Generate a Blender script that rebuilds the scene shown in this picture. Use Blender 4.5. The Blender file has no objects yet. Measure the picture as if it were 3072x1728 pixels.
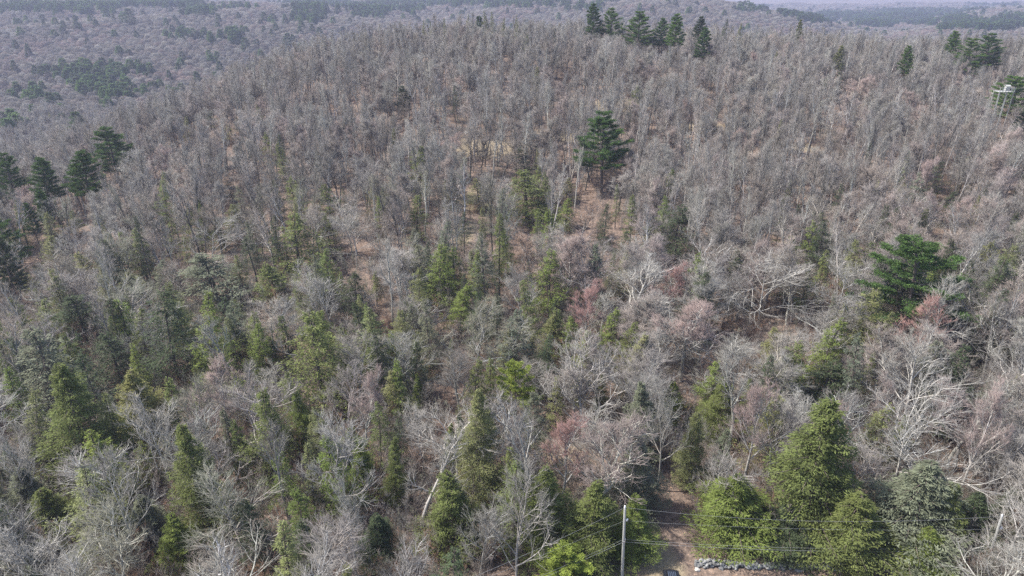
import bpy, math, random
import numpy as np
from math import radians, sin, cos, pi, atan2, sqrt
from mathutils import Vector, Matrix

# ------------------------------------------------------------------ camera, sky, sun, exposure
S = bpy.context.scene
COL = S.collection
CAM_H, PITCH, FPX, CU, CV = 63.0, radians(24.3), 2048.0, 1536.0, 864.0
cam = bpy.data.cameras.new('camera'); cam.lens = 24.0; cam.sensor_width = 36.0
cam.clip_start = 0.5; cam.clip_end = 30000
camo = bpy.data.objects.new('camera', cam); COL.objects.link(camo)
camo.location = (0, 0, CAM_H); camo.rotation_euler = (pi / 2 - PITCH, 0, 0)
S.camera = camo
SUN_EL, SUN_AZ = radians(55), radians(-84)          # azimuth from +Y (view direction), negative = left
W = bpy.data.worlds.new('World'); S.world = W; W.use_nodes = True
nt = W.node_tree; bg = nt.nodes['Background']
sky = nt.nodes.new('ShaderNodeTexSky'); sky.sky_type = 'NISHITA'; sky.sun_disc = False
sky.sun_elevation = SUN_EL; sky.sun_rotation = SUN_AZ
sky.air_density = 1.0; sky.dust_density = 2.0
nt.links.new(sky.outputs[0], bg.inputs[0]); bg.inputs[1].default_value = 0.125
sun = bpy.data.lights.new('sun', 'SUN'); sun.energy = 3.6; sun.angle = radians(1.2); sun.color = (1, 0.955, 0.88)
suno = bpy.data.objects.new('sun', sun); COL.objects.link(suno)
sd = Vector((sin(SUN_AZ) * cos(SUN_EL), cos(SUN_AZ) * cos(SUN_EL), sin(SUN_EL)))
suno.rotation_euler = sd.to_track_quat('Z', 'Y').to_euler(); suno.location = (-60, 20, 200)
S.view_settings.view_transform = 'Standard'; S.view_settings.look = 'None'
S.view_settings.exposure = 1.15; S.view_settings.gamma = 1.0; S.view_settings.use_curve_mapping = False
cy = S.cycles
cy.max_bounces = 5; cy.diffuse_bounces = 3; cy.glossy_bounces = 1; cy.transmission_bounces = 2
cy.volume_bounces = 0; cy.transparent_max_bounces = 4
cy.use_denoising = False; cy.sample_clamp_direct = 5; cy.sample_clamp_indirect = 3
cy.caustics_reflective = False; cy.caustics_refractive = False

RNG = np.random.default_rng(7)
random.seed(7)

# ------------------------------------------------------------------ projection helpers (where a thing seen in the photo stands)
SP, CP = sin(PITCH), cos(PITCH)
def tan_dep(v):
    t = (CV - v) / FPX
    return (SP - t * CP) / (CP + t * SP)
def ray_x(u, v, Y):
    t = (CV - v) / FPX
    s = Y / (CP + t * SP)
    return s * (u - CU) / FPX, s / FPX          # world x, metres per pixel
def project(x, y, z):
    dz = z - CAM_H
    d = y * CP - dz * SP
    upc = y * SP + dz * CP
    d = np.maximum(d, 0.01)
    return CU + FPX * x / d, CV - FPX * upc / d, d / FPX

# ------------------------------------------------------------------ terrain
A_T = np.array([-1.1, -.75, -.55, -.43, -.29, -.1, .1, .2, .3, .4, .5, .7, 1.1])
T = {
 20:  [-2, -1, -1, -1, 0, 0, 0, 0, 0, 0, 0, 0, 0],
 60:  [-3, -1, -1, 0, 0, 0, 0, 0, 0, 0, 0, 1, 1],
 100: [-6, -3, -2, -1, 0, 0, 0, 1, 1, 1, 2, 2, 3],
 150: [-10, -5, -2, 0, 1, 2, 1, 2, 3, 3, 4, 5, 5],
 200: [-14, -3, 0, 2, 4, 6, 4, 5, 7, 7, 8, 9, 9],
 250: [-24, -10, 2, 4, 9, 15, 13, 12, 13, 13, 13, 14, 14],
 300: [-32, -24, -4, 9, 16, 25, 24, 22, 20, 19, 19, 19, 19],
 350: [-38, -32, -18, 3, 21, 29, 28, 25, 24, 23, 22, 20, 19],
 400: [-42, -38, -30, -10, 13, 26, 25, 21, 20, 19, 17, 15, 14],
 450: [-44, -42, -38, -22, 0, 18, 18, 15, 14, 13, 11, 9, 8],
 520: [-44, -44, -44, -36, -18, 4, 8, 5, 4, 3, 3, 1, 1],
 600: [-42, -43, -44, -44, -36, -20, -10, -8, -5, -3, 0, 2, 2],
 700: [-36, -37, -38, -40, -38, -32, -28, -28, -27, -25, -22, -18, -15],
 850: [-22, -20, -20, -22, -26, -32, -34, -36, -40, -42, -38, -30, -25],
 1000:[-6, -3, -3, -5, -14, -28, -30, -34, -44, -50, -44, -30, -20],
 1200:[8, 10, 10, 8, 0, -18, -4, 0, -12, -42, -42, -24, -10],
 1400:[16, 16, 15, 12, 6, -10, 14, 17, 11, -20, -45, -22, 0],
 1600:[-10, -8, -5, 0, 2, -6, 16, 18, 8, -30, -52, -22, 5],
 2000:[-25, -20, -20, -15, -8, 0, 4, -5, -50, -62, -58, -14, 5],
 2600:[-5, 0, 0, 0, 2, 12, 8, -30, -58, -58, -58, -40, -20],
 3400:[15, 20, 20, 18, 16, 20, 10, -40, -58, -58, -52, -50, -30],
 4600:[20, 20, 20, 20, 20, 20, 0, -40, -50, -50, -50, -45, -30],
 6500:[25, 25, 25, 25, 25, 10, 0, -20, -30, -30, -35, -35, -20],
 9500:[55, 55, 60, 55, 50, 45, 40, 30, 20, 25, 30, 35, 40]}
Ys = np.array(sorted(T)); TT = np.array([T[k] for k in Ys], float)
GA = np.linspace(-1.1, 1.1, 221); GL = np.linspace(math.log(20), math.log(9500), 420)
_tmp = np.array([np.interp(GL, np.log(Ys), TT[:, j]) for j in range(len(A_T))]).T
ZG = np.array([np.interp(GA, A_T, _tmp[i]) for i in range(len(GL))])
def _blur(a, n, ax):
    k = np.ones(n) / n
    p = np.apply_along_axis(lambda r: np.convolve(np.pad(r, n // 2, mode='edge'), k, mode='valid'), ax, a)
    return p
for _ in range(2):
    ZG = _blur(ZG, 7, 0); ZG = _blur(ZG, 11, 1)
def ground(x, y):
    x = np.asarray(x, float); y = np.asarray(y, float)
    Y = np.clip(y, 20, 9500)
    a = np.clip(x / np.maximum(y, 60), -1.1, 1.1)
    fi = (np.log(Y) - GL[0]) / (GL[1] - GL[0]); fj = (a - GA[0]) / (GA[1] - GA[0])
    i = np.clip(fi.astype(int), 0, len(GL) - 2); j = np.clip(fj.astype(int), 0, len(GA) - 2)
    di = fi - i; dj = fj - j
    z = (ZG[i, j] * (1 - di) * (1 - dj) + ZG[i + 1, j] * di * (1 - dj) + ZG[i, j + 1] * (1 - di) * dj + ZG[i + 1, j + 1] * di * dj)
    amp = np.clip((Y - 75) / 80, 0, 1)
    z = z + amp * (0.9 * np.sin(x * .071 + 1.3) * np.sin(y * .063) + .5 * np.sin(x * .19 + y * .13))
    z = z + np.clip((Y - 500) / 500, 0, 1) * (5 * np.sin(x * .011 + 2) * np.sin(y * .0083 + 1) + 3 * np.sin(x * .023 - y * .017))
    return z
def gz(x, y): return float(ground(np.array([x]), np.array([y]))[0])
def solve(u, v, h, y0=38, y1=2600):
    """first point along the pixel's ray that lies h above the ground"""
    Y = y0; td = tan_dep(v)
    while Y < y1:
        x, m = ray_x(u, v, Y)
        if CAM_H - Y * td <= gz(x, Y) + h:
            return x, Y, m
        Y *= 1.004
    return x, Y, m

# ------------------------------------------------------------------ materials
def mat_new(name):
    m = bpy.data.materials.new(name); m.use_nodes = True
    n = m.node_tree.nodes; l = m.node_tree.links
    b = n['Principled BSDF']; b.inputs['Roughness'].default_value = 0.85
    b.inputs['Specular IOR Level'].default_value = 0.2
    return m, n, l, b
def plain(name, col, rough=.8, metal=0, spec=.3, noise=.25, scale=4):
    m, n, l, b = mat_new(name)
    b.inputs['Roughness'].default_value = rough; b.inputs['Metallic'].default_value = metal
    b.inputs['Specular IOR Level'].default_value = spec
    t = n.new('ShaderNodeTexNoise'); t.inputs['Scale'].default_value = scale; t.inputs['Detail'].default_value = 4
    tc = n.new('ShaderNodeTexCoord'); l.new(tc.outputs['Object'], t.inputs['Vector'])
    mx = n.new('ShaderNodeMix'); mx.data_type = 'RGBA'
    mx.inputs[6].default_value = tuple(c * (1 - noise) for c in col) + (1,)
    mx.inputs[7].default_value = tuple(min(1, c * (1 + noise)) for c in col) + (1,)
    l.new(t.outputs['Fac'], mx.inputs[0]); l.new(mx.outputs[2], b.inputs['Base Color'])
    return m
def tinted(name, attr, mul, noise_scale, lo, hi, translucent=0.0, shift=None):
    """colour = the tree's own tint (attribute) with a patchy variation over the tree"""
    m, n, l, b = mat_new(name)
    at = n.new('ShaderNodeAttribute'); at.attribute_type = 'INSTANCER'; at.attribute_name = attr
    tc = n.new('ShaderNodeTexCoord'); t = n.new('ShaderNodeTexNoise')
    t.inputs['Scale'].default_value = noise_scale; t.inputs['Detail'].default_value = 3
    l.new(tc.outputs['Object'], t.inputs['Vector'])
    mr = n.new('ShaderNodeMapRange'); mr.inputs['From Min'].default_value = .32; mr.inputs['From Max'].default_value = .68
    mr.inputs['To Min'].default_value = lo * mul; mr.inputs['To Max'].default_value = hi * mul
    l.new(t.outputs['Fac'], mr.inputs['Value'])
    vm = n.new('ShaderNodeVectorMath'); vm.operation = 'SCALE'
    l.new(at.outputs['Color'], vm.inputs[0]); l.new(mr.outputs[0], vm.inputs['Scale'])
    out = vm.outputs[0]
    if shift:                                   # second colour in patches
        t2 = n.new('ShaderNodeTexNoise'); t2.inputs['Scale'].default_value = noise_scale * .35
        l.new(tc.outputs['Object'], t2.inputs['Vector'])
        r2 = n.new('ShaderNodeMapRange'); r2.inputs['From Min'].default_value = .45; r2.inputs['From Max'].default_value = .7
        r2.inputs['To Max'].default_value = .6
        l.new(t2.outputs['Fac'], r2.inputs['Value'])
        mx = n.new('ShaderNodeMix'); mx.data_type = 'RGBA'; mx.inputs[7].default_value = shift + (1,)
        l.new(r2.outputs[0], mx.inputs[0]); l.new(out, mx.inputs[6]); out = mx.outputs[2]
    l.new(out, b.inputs['Base Color'])
    if translucent:
        tr = n.new('ShaderNodeBsdfTranslucent'); l.new(out, tr.inputs['Color'])
        ms = n.new('ShaderNodeMixShader'); ms.inputs[0].default_value = translucent
        l.new(b.outputs[0], ms.inputs[1]); l.new(tr.outputs[0], ms.inputs[2])
        l.new(ms.outputs[0], n['Material Output'].inputs['Surface'])
    return m
M = {}
M['bark'] = tinted('bark', 'bark', 1.0, 3.0, .7, 1.3)
M['twig'] = tinted('twig', 'tint', 1.0, .8, .75, 1.25)
M['needle'] = tinted('needle', 'tint', 1.0, 1.6, .6, 1.5, .32)
M['conbark'] = plain('conifer_bark', (.13, .105, .09), .9)

# ground: leaf litter with a grassy opening and stony, mossy patches
def ground_mat():
    m, n, l, b = mat_new('leaf_litter')
    b.inputs['Roughness'].default_value = 1.0; b.inputs['Specular IOR Level'].default_value = 0.05
    g = n.new('ShaderNodeNewGeometry')
    def noise(s, d=5, r=.6):
        t = n.new('ShaderNodeTexNoise'); t.inputs['Scale'].default_value = s; t.inputs['Detail'].default_value = d
        t.inputs['Roughness'].default_value = r; l.new(g.outputs['Position'], t.inputs['Vector']); return t
    def ramp(src, stops):
        r = n.new('ShaderNodeValToRGB'); e = r.color_ramp.elements
        while len(e) < len(stops): e.new(.5)
        for k, (p, c) in enumerate(stops): e[k].position = p; e[k].color = tuple(c) + (1,)
        l.new(src, r.inputs['Fac']); return r
    def mix(f, a, bb, mode='MIX'):
        x = n.new('ShaderNodeMix'); x.data_type = 'RGBA'; x.blend_type = mode
        if isinstance(f, float): x.inputs[0].default_value = f
        else: l.new(f, x.inputs[0])
        for s, v in ((6, a), (7, bb)):
            if isinstance(v, tuple): x.inputs[s].default_value = v + (1,)
            else: l.new(v, x.inputs[s])
        return x.outputs[2]
    big = ramp(noise(.035, 4).outputs['Fac'], [(.3, (.16, .125, .105)), (.5, (.205, .16, .135)), (.7, (.25, .195, .165))])
    fine = ramp(noise(1.7, 6, .75).outputs['Fac'], [(.3, (.35, .33, .32)), (.5, (.8, .78, .76)), (.72, (1.5, 1.4, 1.3))])
    c = mix(1.0, big.outputs[0], fine.outputs[0], 'MULTIPLY')
    # single pale dead leaves
    vo = n.new('ShaderNodeTexVoronoi'); vo.inputs['Scale'].default_value = 3.2; l.new(g.outputs['Position'], vo.inputs['Vector'])
    lf = ramp(vo.outputs['Distance'], [(.0, (1, 1, 1)), (.14, (1, 1, 1)), (.2, (0, 0, 0))])
    hue = ramp(vo.outputs['Color'], [(.0, (.42, .24, .14)), (.5, (.5, .36, .25)), (1.0, (.3, .14, .07))])
    c = mix(lf.outputs[0], c, hue.outputs[0])
    # tan dry grass openings
    def spot(cx, cy, rx, ry, soft=.35):
        mp = n.new('ShaderNodeMapping'); mp.inputs['Location'].default_value = (-cx / rx, -cy / ry, 0)
        mp.inputs['Scale'].default_value = (1 / rx, 1 / ry, 0); l.new(g.outputs['Position'], mp.inputs['Vector'])
        ln = n.new('ShaderNodeVectorMath'); ln.operation = 'LENGTH'; l.new(mp.outputs[0], ln.inputs[0])
        ad = n.new('ShaderNodeMath'); ad.operation = 'MULTIPLY_ADD'; ad.inputs[1].default_value = 1.3
        l.new(noise(.55, 4).outputs['Fac'], ad.inputs[0]); l.new(ln.outputs['Value'], ad.inputs[2])
        r = n.new('ShaderNodeMapRange'); r.inputs['From Min'].default_value = 1.35; r.inputs['From Max'].default_value = 1.95
        r.inputs['To Min'].default_value = 1; r.inputs['To Max'].default_value = 0
        l.new(ad.outputs[0], r.inputs['Value']); return r.outputs[0]
    grass = ramp(noise(2.5, 5, .7).outputs['Fac'], [(.3, (.16, .13, .08)), (.5, (.25, .205, .14)), (.7, (.34, .28, .20))])
    for (cx, cy_, rx, ry) in GRASS_SPOTS:
        c = mix(spot(cx, cy_, rx, ry), c, grass.outputs[0])
    # beyond the woods built tree by tree the hills carry one grey-brown forest colour
    sx = n.new('ShaderNodeSeparateXYZ'); l.new(g.outputs['Position'], sx.inputs[0])
    far = n.new('ShaderNodeMapRange'); far.inputs['From Min'].default_value = 420; far.inputs['From Max'].default_value = 700
    l.new(sx.outputs['Y'], far.inputs['Value'])
    fc = ramp(noise(.012, 8, .7).outputs['Fac'], [(.3, (.10, .09, .085)), (.55, (.17, .14, .125)), (.63, (.15, .125, .11)), (.66, (.035, .06, .035))])
    c = mix(far.outputs[0], c, fc.outputs[0])
    l.new(c, b.inputs['Base Color'])
    bp = n.new('ShaderNodeBump'); bp.inputs['Strength'].default_value = .7; bp.inputs['Distance'].default_value = .25
    l.new(noise(1.2, 6, .7).outputs['Fac'], bp.inputs['Height']); l.new(bp.outputs[0], b.inputs['Normal'])
    return m
def gp(u, v):
    x, y, _ = solve(u, v, 0.0); return x, y
GRASS_SPOTS = [gp(1985, 1716) + (2.6, 3.6), gp(1450, 440) + (16, 9), gp(1730, 415) + (14, 7), gp(1840, 320) + (14, 6), gp(2120, 380) + (10, 7),
               gp(1420, 610) + (5, 9), gp(1390, 700) + (3, 6), gp(1660, 1370) + (3.5, 4), gp(2390, 445) + (7, 5)]
M['ground'] = ground_mat()

# ------------------------------------------------------------------ mesh helpers
def tubes(P0, P1, R0, R1, k):
    P0 = np.asarray(P0, float); P1 = np.asarray(P1, float); N = len(P0)
    if N == 0: return np.zeros((0, 3)), np.zeros((0, 3), int)
    D = P1 - P0; D /= np.maximum(np.linalg.norm(D, axis=1, keepdims=True), 1e-6)
    ref = np.where(np.abs(D[:, 2:3]) < .8, np.array([[0, 0, 1.]]), np.array([[1., 0, 0]]))
    U = np.cross(D, ref); U /= np.linalg.norm(U, axis=1, keepdims=True); V = np.cross(D, U)
    ang = np.arange(k) * 2 * pi / k
    c = np.cos(ang)[None, :, None]; s = np.sin(ang)[None, :, None]
    ring = U[:, None] * c + V[:, None] * s
    R0 = np.asarray(R0, float)[:, None, None]; R1 = np.asarray(R1, float)[:, None, None]
    A = P0[:, None] + ring * R0; B = P1[:, None] + ring * R1
    V_ = np.concatenate([A, B], axis=1).reshape(-1, 3)
    base = (np.arange(N) * 2 * k)[:, None]
    i = np.arange(k); j = (i + 1) % k
    t1 = np.stack([i, j, j + k], 1); t2 = np.stack([i, j + k, i + k], 1)
    F = np.concatenate([t1, t2])[None] + base[:, :, None]
    return V_, F.reshape(-1, 3)
def spikes(P0, P1, R0):
    P0 = np.asarray(P0, float); P1 = np.asarray(P1, float); N = len(P0)
    if N == 0: return np.zeros((0, 3)), np.zeros((0, 3), int)
    D = P1 - P0; D /= np.maximum(np.linalg.norm(D, axis=1, keepdims=True), 1e-6)
    ref = np.where(np.abs(D[:, 2:3]) < .8, np.array([[0, 0, 1.]]), np.array([[1., 0, 0]]))
    U = np.cross(D, ref); U /= np.linalg.norm(U, axis=1, keepdims=True); V = np.cross(D, U)
    R = np.asarray(R0, float)[:, None]
    a = P0 + U * R; b = P0 - U * R * .5 + V * R * .87; c = P0 - U * R * .5 - V * R * .87
    V_ = np.stack([a, b, c, P1], 1).reshape(-1, 3)
    F = np.array([[0, 1, 3], [1, 2, 3], [2, 0, 3]])[None] + (np.arange(N) * 4)[:, None, None]
    return V_, F.reshape(-1, 3)
def sprays(P, D, Nrm, L, Wd):
    """small leaf-shaped faces: base P, direction D, face normal about Nrm"""
    D = D / np.linalg.norm(D, axis=1, keepdims=True)
    X = np.cross(D, Nrm); X /= np.maximum(np.linalg.norm(X, axis=1, keepdims=True), 1e-6)
    L = L[:, None]; Wd = Wd[:, None]
    a = P; b = P + D * L * .5 + X * Wd * .5; c = P + D * L; d = P + D * L * .5 - X * Wd * .5
    V_ = np.stack([a, b, c, d], 1).reshape(-1, 3)
    F = np.array([[0, 1, 2], [0, 2, 3]])[None] + (np.arange(len(P)) * 4)[:, None, None]
    return V_, F.reshape(-1, 3)
def mesh(name, pieces, mats):
    """pieces: list of (verts, tris, material index)"""
    vs, fs, ms = [], [], []; o = 0
    for V_, F, mi in pieces:
        if len(V_) == 0: continue
        vs.append(V_); fs.append(F + o); ms.append(np.full(len(F), mi)); o += len(V_)
    V_ = np.concatenate(vs); F = np.concatenate(fs); mi = np.concatenate(ms)
    me = bpy.data.meshes.new(name)
    me.vertices.add(len(V_)); me.vertices.foreach_set('co', V_.astype(np.float32).ravel())
    me.loops.add(len(F) * 3); me.loops.foreach_set('vertex_index', F.astype(np.int32).ravel())
    me.polygons.add(len(F)); me.polygons.foreach_set('loop_start', np.arange(len(F), dtype=np.int32) * 3)
    for m in mats: me.materials.append(m)
    me.polygons.foreach_set('material_index', mi.astype(np.int32))
    me.update(calc_edges=True)
    return me
def boxes(name, items, mats):
    """items: (centre, size, rotz, mat[, rotx]) boxes with slightly chamfered look, one mesh"""
    vs, fs = [], []; mi = []
    for it in items:
        c, s, rz, m = it[:4]; rx = it[4] if len(it) > 4 else 0
        R = Matrix.Rotation(rz, 3, 'Z') @ Matrix.Rotation(rx, 3, 'X'); o = len(vs)
        for dx, dy, dz in ((-1,-1,-1),(1,-1,-1),(1,1,-1),(-1,1,-1),(-1,-1,1),(1,-1,1),(1,1,1),(-1,1,1)):
            p = R @ Vector((dx * s[0] / 2, dy * s[1] / 2, dz * s[2] / 2)) + Vector(c); vs.append(tuple(p))
        for f in ((0,3,2,1),(4,5,6,7),(0,1,5,4),(1,2,6,5),(2,3,7,6),(3,0,4,7)):
            fs.append(tuple(o + q for q in f)); mi.append(m)
    me = bpy.data.meshes.new(name); me.from_pydata(vs, [], fs)
    for m in mats: me.materials.append(m)
    me.polygons.foreach_set('material_index', mi); me.update()
    return me
def link(name, data, parent=None):
    o = bpy.data.objects.new(name, data); COL.objects.link(o)
    if parent: o.parent = parent
    return o
def tag(o, label=None, cat=None, group=None, kind=None):
    for k, v in (('label', label), ('category', cat), ('group', group), ('kind', kind)):
        if v: o[k] = v
    return o

# ------------------------------------------------------------------ ground sheet
def build_ground():
    ya = np.concatenate([np.linspace(-150, 40, 16), np.linspace(46, 120, 60), np.exp(np.linspace(math.log(122), math.log(9500), 260))])
    aa = np.linspace(-1.5, 1.5, 300)
    Yg, Ag = np.meshgrid(ya, aa, indexing='ij')
    X = Ag * np.maximum(Yg, 60)
    Z = ground(X, Yg)
    farn = np.clip((Yg - 1500) / 1500, 0, 1)
    Z = Z + farn * RNG.normal(0, 3.0, Z.shape)
    V_ = np.stack([X, Yg, Z], -1).reshape(-1, 3)
    n0, n1 = Yg.shape
    i = np.arange(n0 - 1)[:, None] * n1 + np.arange(n1 - 1)[None]
    i = i.ravel()
    F = np.concatenate([np.stack([i, i + 1, i + n1 + 1], 1), np.stack([i, i + n1 + 1, i + n1], 1)])
    o = link('ground', mesh('ground', [(V_, F, 0)], [M['ground']]))
    o['kind'] = 'structure'
    o['label'] = 'forest floor of reddish brown leaf litter running over the hill'
    o.data.polygons.foreach_set('use_smooth', np.ones(len(o.data.polygons), bool))
build_ground()

# ------------------------------------------------------------------ tree builders (meshes)
def unit(v): return v / max(np.linalg.norm(v), 1e-9)
class Wood:
    def __init__(s, rng): s.r = rng; s.seg = {6: [], 4: [], 3: []}; s.sp = []
    def line(s, p, d, L, r0, r1, n, wob, trop, k):
        pts = [p]; dirs = [d]
        for i in range(n):
            d = unit(d + s.r.normal(0, wob, 3) + np.array([0, 0, trop]))
            q = p + d * L / n
            s.seg[k].append((p, q, r0 + (r1 - r0) * i / n, r0 + (r1 - r0) * (i + 1) / n))
            p = q; pts.append(p); dirs.append(d)
        return pts, dirs
    def at(s, pts, dirs, t):
        f = t * (len(pts) - 1); i = min(int(f), len(pts) - 2); w = f - i
        return pts[i] * (1 - w) + pts[i + 1] * w, dirs[i + 1]
    def side(s, d, ang):
        v = unit(np.cross(d, s.r.normal(0, 1, 3)))
        return unit(d * cos(ang) + v * sin(ang))
    def pack(s, ks):
        out = []
        for k in ks:
            if s.seg[k]:
                a = s.seg[k]
                out.append(tubes([q[0] for q in a], [q[1] for q in a], [q[2] for q in a], [q[3] for q in a], k))
        return out
def bare(rng, H=16, spread=4.5, base=.42, nlimb=9, up=.10, crook=.16, n2=7, n3=6, n4=4, tw=.011, lean=.05, limb_ang=(.5, 1.0), thick=1.0):
    """returns trunk pieces, crown pieces for one leafless tree"""
    w = Wood(rng); c = Wood(rng)
    r0 = H * .0125 * thick
    d0 = unit(np.array([rng.normal(0, lean), rng.normal(0, lean), 1]))
    tp, td = w.line(np.zeros(3) - d0 * .3, d0, H * .82, r0, r0 * .28, 9, .045, .02, 6)
    limbs = []
    for i in range(nlimb):
        t = base + (1 - base) * (i + rng.uniform(0, .8)) / nlimb
        p, d = w.at(tp, td, min(t, 1))
        ang = rng.uniform(*limb_ang) * (1.1 - .55 * (t - base) / (1 - base))
        az = i * 2.4 + rng.normal(0, .4)
        hd = np.array([cos(az), sin(az), 0]); dd = unit(d * cos(ang) + hd * sin(ang))
        L = spread * (1.15 - .45 * (t - base) / (1 - base)) * rng.uniform(.75, 1.15)
        r = r0 * (1 - t * .68) * rng.uniform(.5, .8)
        limbs.append((p, dd, L, r))
    limbs.append((tp[-1], td[-1], spread * .8, r0 * .28))
    tw0 = []
    for p, d, L, r in limbs:
        lp, ld = w.line(p, d, L, r, r * .38, 6, crook, up, 4)
        for j in range(n2):
            t = .22 + .78 * (j + rng.uniform(0, .9)) / n2
            q, e = w.at(lp, ld, min(t, 1)); a = rng.uniform(.4, .95)
            L2 = L * .55 * (1.15 - t * .55) * rng.uniform(.7, 1.2)
            cp, cd = w.line(q, w.side(e, a), L2, max(r * .42, .03), .018, 4, crook * .9, up * 1.1, 3)
            for k in range(n3):
                t2 = .2 + .8 * (k + rng.uniform(0, .9)) / n3
                q2, e2 = w.at(cp, cd, min(t2, 1))
                L3 = L2 * .5 * (1.2 - t2 * .5) * rng.uniform(.7, 1.2)
                sp, sdr = c.line(q2, w.side(e2, rng.uniform(.4, .9)), L3, .019, .010, 2, crook * .8, up, 3)
                tw0.append((sp, sdr, L3))
    P0, P1, R = [], [], []
    for sp, sdr, L3 in tw0:
        for m in range(n4):
            t3 = .25 + .75 * (m + rng.uniform(0, 1)) / n4
            q3, e3 = c.at(sp, sdr, min(t3, 1))
            dd = unit(w.side(e3, rng.uniform(.3, .8)) + np.array([0, 0, .18]))
            P0.append(q3); P1.append(q3 + dd * rng.uniform(.4, .95)); R.append(tw * 1.05 * rng.uniform(.8, 1.3))
    trunk = [(v, f, 0) for v, f in w.pack([6, 4, 3])]
    crown = [(v, f, 0) for v, f in c.pack([3])]
    crown.append(spikes(P0, P1, R) + (0,))
    return trunk, crown
def sapling(rng, H=7, n=16):
    """thin many-stemmed understory brush"""
    w = Wood(rng); P0, P1, R = [], [], []
    for s in range(rng.integers(2, 5)):
        d = unit(np.array([rng.normal(0, .18), rng.normal(0, .18), 1]))
        tp, td = w.line(np.array([rng.normal(0, .3), rng.normal(0, .3), -.1]), d, H * rng.uniform(.6, 1), .035, .01, 5, .08, .02, 3)
        for j in range(n):
            t = .2 + .8 * rng.uniform(); p, e = w.at(tp, td, t)
            sp, sd_ = w.line(p, w.side(e, rng.uniform(.5, 1.1)), H * .28 * (1.2 - t), .014, .007, 3, .15, .1, 3)
            for k in range(7):
                q, e2 = w.at(sp, sd_, rng.uniform(.2, 1))
                dd = w.side(e2, rng.uniform(.3, .9)); P0.append(q); P1.append(q + dd * rng.uniform(.3, .7)); R.append(.011)
    return [(v, f, 0) for v, f in w.pack([3])] + [spikes(P0, P1, R) + (0,)]
def hemlock(rng, H=15, rad=3.4, base=.12, dens=1.0, fine=1.0):
    """drooping flat sprays on many fine branches, narrow pointed crown"""
    w = Wood(rng)
    tp, td = w.line(np.array([0, 0, -.3]), unit(np.array([rng.normal(0, .02), rng.normal(0, .02), 1])), H, H * .0115, .03, 8, .02, .01, 6)
    P, D, N, L, Wd = [], [], [], [], []
    nb = int(95 * dens)
    lob = rng.uniform(0, 6.28, 3)
    for i in range(nb):
        t = base + (1 - base) * ((i + rng.uniform(0, 1)) / nb) ** .92
        p, d = w.at(tp, td, min(t, 1)); az = i * 2.4 + rng.normal(0, .5)
        s = (t - base) / (1 - base)
        prof = (1 - s) ** .75 * (.55 + .45 * min(1, s * 5 + .4)) + .04
        prof *= .78 + .3 * sin(2 * az + lob[0]) * sin(s * 9 + lob[1]) + rng.normal(0, .2)
        Lb = rad * max(prof, .08)
        hd = np.array([cos(az), sin(az), .2 + rng.normal(0, .22)])
        bp, bd = w.line(p, unit(hd), Lb, .03, .008, 4, .07, -.07, 3)
        m = int((88 * min(dens, 1.35) * (Lb / rad) + 14) / fine ** 2)
        for k in range(m):
            tt = rng.uniform(.12, 1) ** .7; q, e = w.at(bp, bd, tt)
            sidev = np.array([-e[1], e[0], 0]) * rng.choice([-1, 1])
            dd = unit(e * rng.uniform(0, 1) + sidev * rng.uniform(-.2, 1.0) + np.array([0, 0, rng.normal(-.15, .35)]))
            off = sidev * abs(rng.normal(0, .34)) * (1.3 - tt * .7) * min(Lb, 2.4) * .6
            P.append(q + off + np.array([0, 0, rng.normal(0, .13) - .05])); D.append(dd)
            N.append(np.array([rng.normal(0, .6), rng.normal(0, .6), 1])); L.append(rng.uniform(.16, .38) * fine); Wd.append(rng.uniform(.05, .105) * fine)
    P, D, N, L, Wd = map(np.array, (P, D, N, L, Wd))
    trunk = [(v, f, 0) for v, f in w.pack([6, 3])]
    return trunk, [sprays(P, D, N, L, Wd) + (0,)]
def pine(rng, H=21, rad=5, base=.35, nw=13, dens=1.0):
    """white pine: tiers of long level limbs that end in upturned plumes, gaps between the tiers"""
    w = Wood(rng)
    tp, td = w.line(np.array([0, 0, -.3]), unit(np.array([rng.normal(0, .02), rng.normal(0, .02), 1])), H, H * .0135, .04, 8, .018, .01, 6)
    P, D, N, L, Wd = [], [], [], [], []
    for i in range(nw):
        s = (i + rng.uniform(-.15, .15)) / nw; s = max(s, 0)
        t = base + (1 - base) * s; p, d = w.at(tp, td, min(t, 1))
        nb = rng.integers(4, 7); a0 = rng.uniform(0, 6.28)
        for b in range(nb):
            az = a0 + b * 6.283 / nb + rng.normal(0, .25)
            prof = (1 - s) ** .72 * (.6 + .4 * min(1, s * 3.5 + .25)) + .07
            Lb = rad * prof * rng.uniform(.6, 1.25)
            bp, bd = w.line(p, unit(np.array([cos(az), sin(az), .12 + .5 * s])), Lb, .07, .015, 5, .07, .05, 3)
            nc = int(5 + Lb * 4.4)
            for c_ in range(nc):
                tt = .3 + .7 * rng.uniform() ** .75; q, e = w.at(bp, bd, tt)
                sv = np.array([-e[1], e[0], 0]); q = q + sv * rng.normal(0, .3) * min(Lb, 3) * .42 * (1.2 - .5 * tt) + np.array([0, 0, rng.uniform(-.05, .3)])
                for k in range(int(26 * dens)):
                    dd = unit(e * .55 + rng.normal(0, .6, 3) + np.array([0, 0, .45]))
                    P.append(q + rng.normal(0, 1, 3) * np.array([.17, .17, .08])); D.append(dd); N.append(rng.normal(0, 1, 3))
                    L.append(rng.uniform(.22, .42)); Wd.append(rng.uniform(.07, .13))
    P, D, N, L, Wd = map(np.array, (P, D, N, L, Wd))
    return [(v, f, 0) for v, f in w.pack([6, 3])], [sprays(P, D, N, L, Wd) + (0,)]

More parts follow.
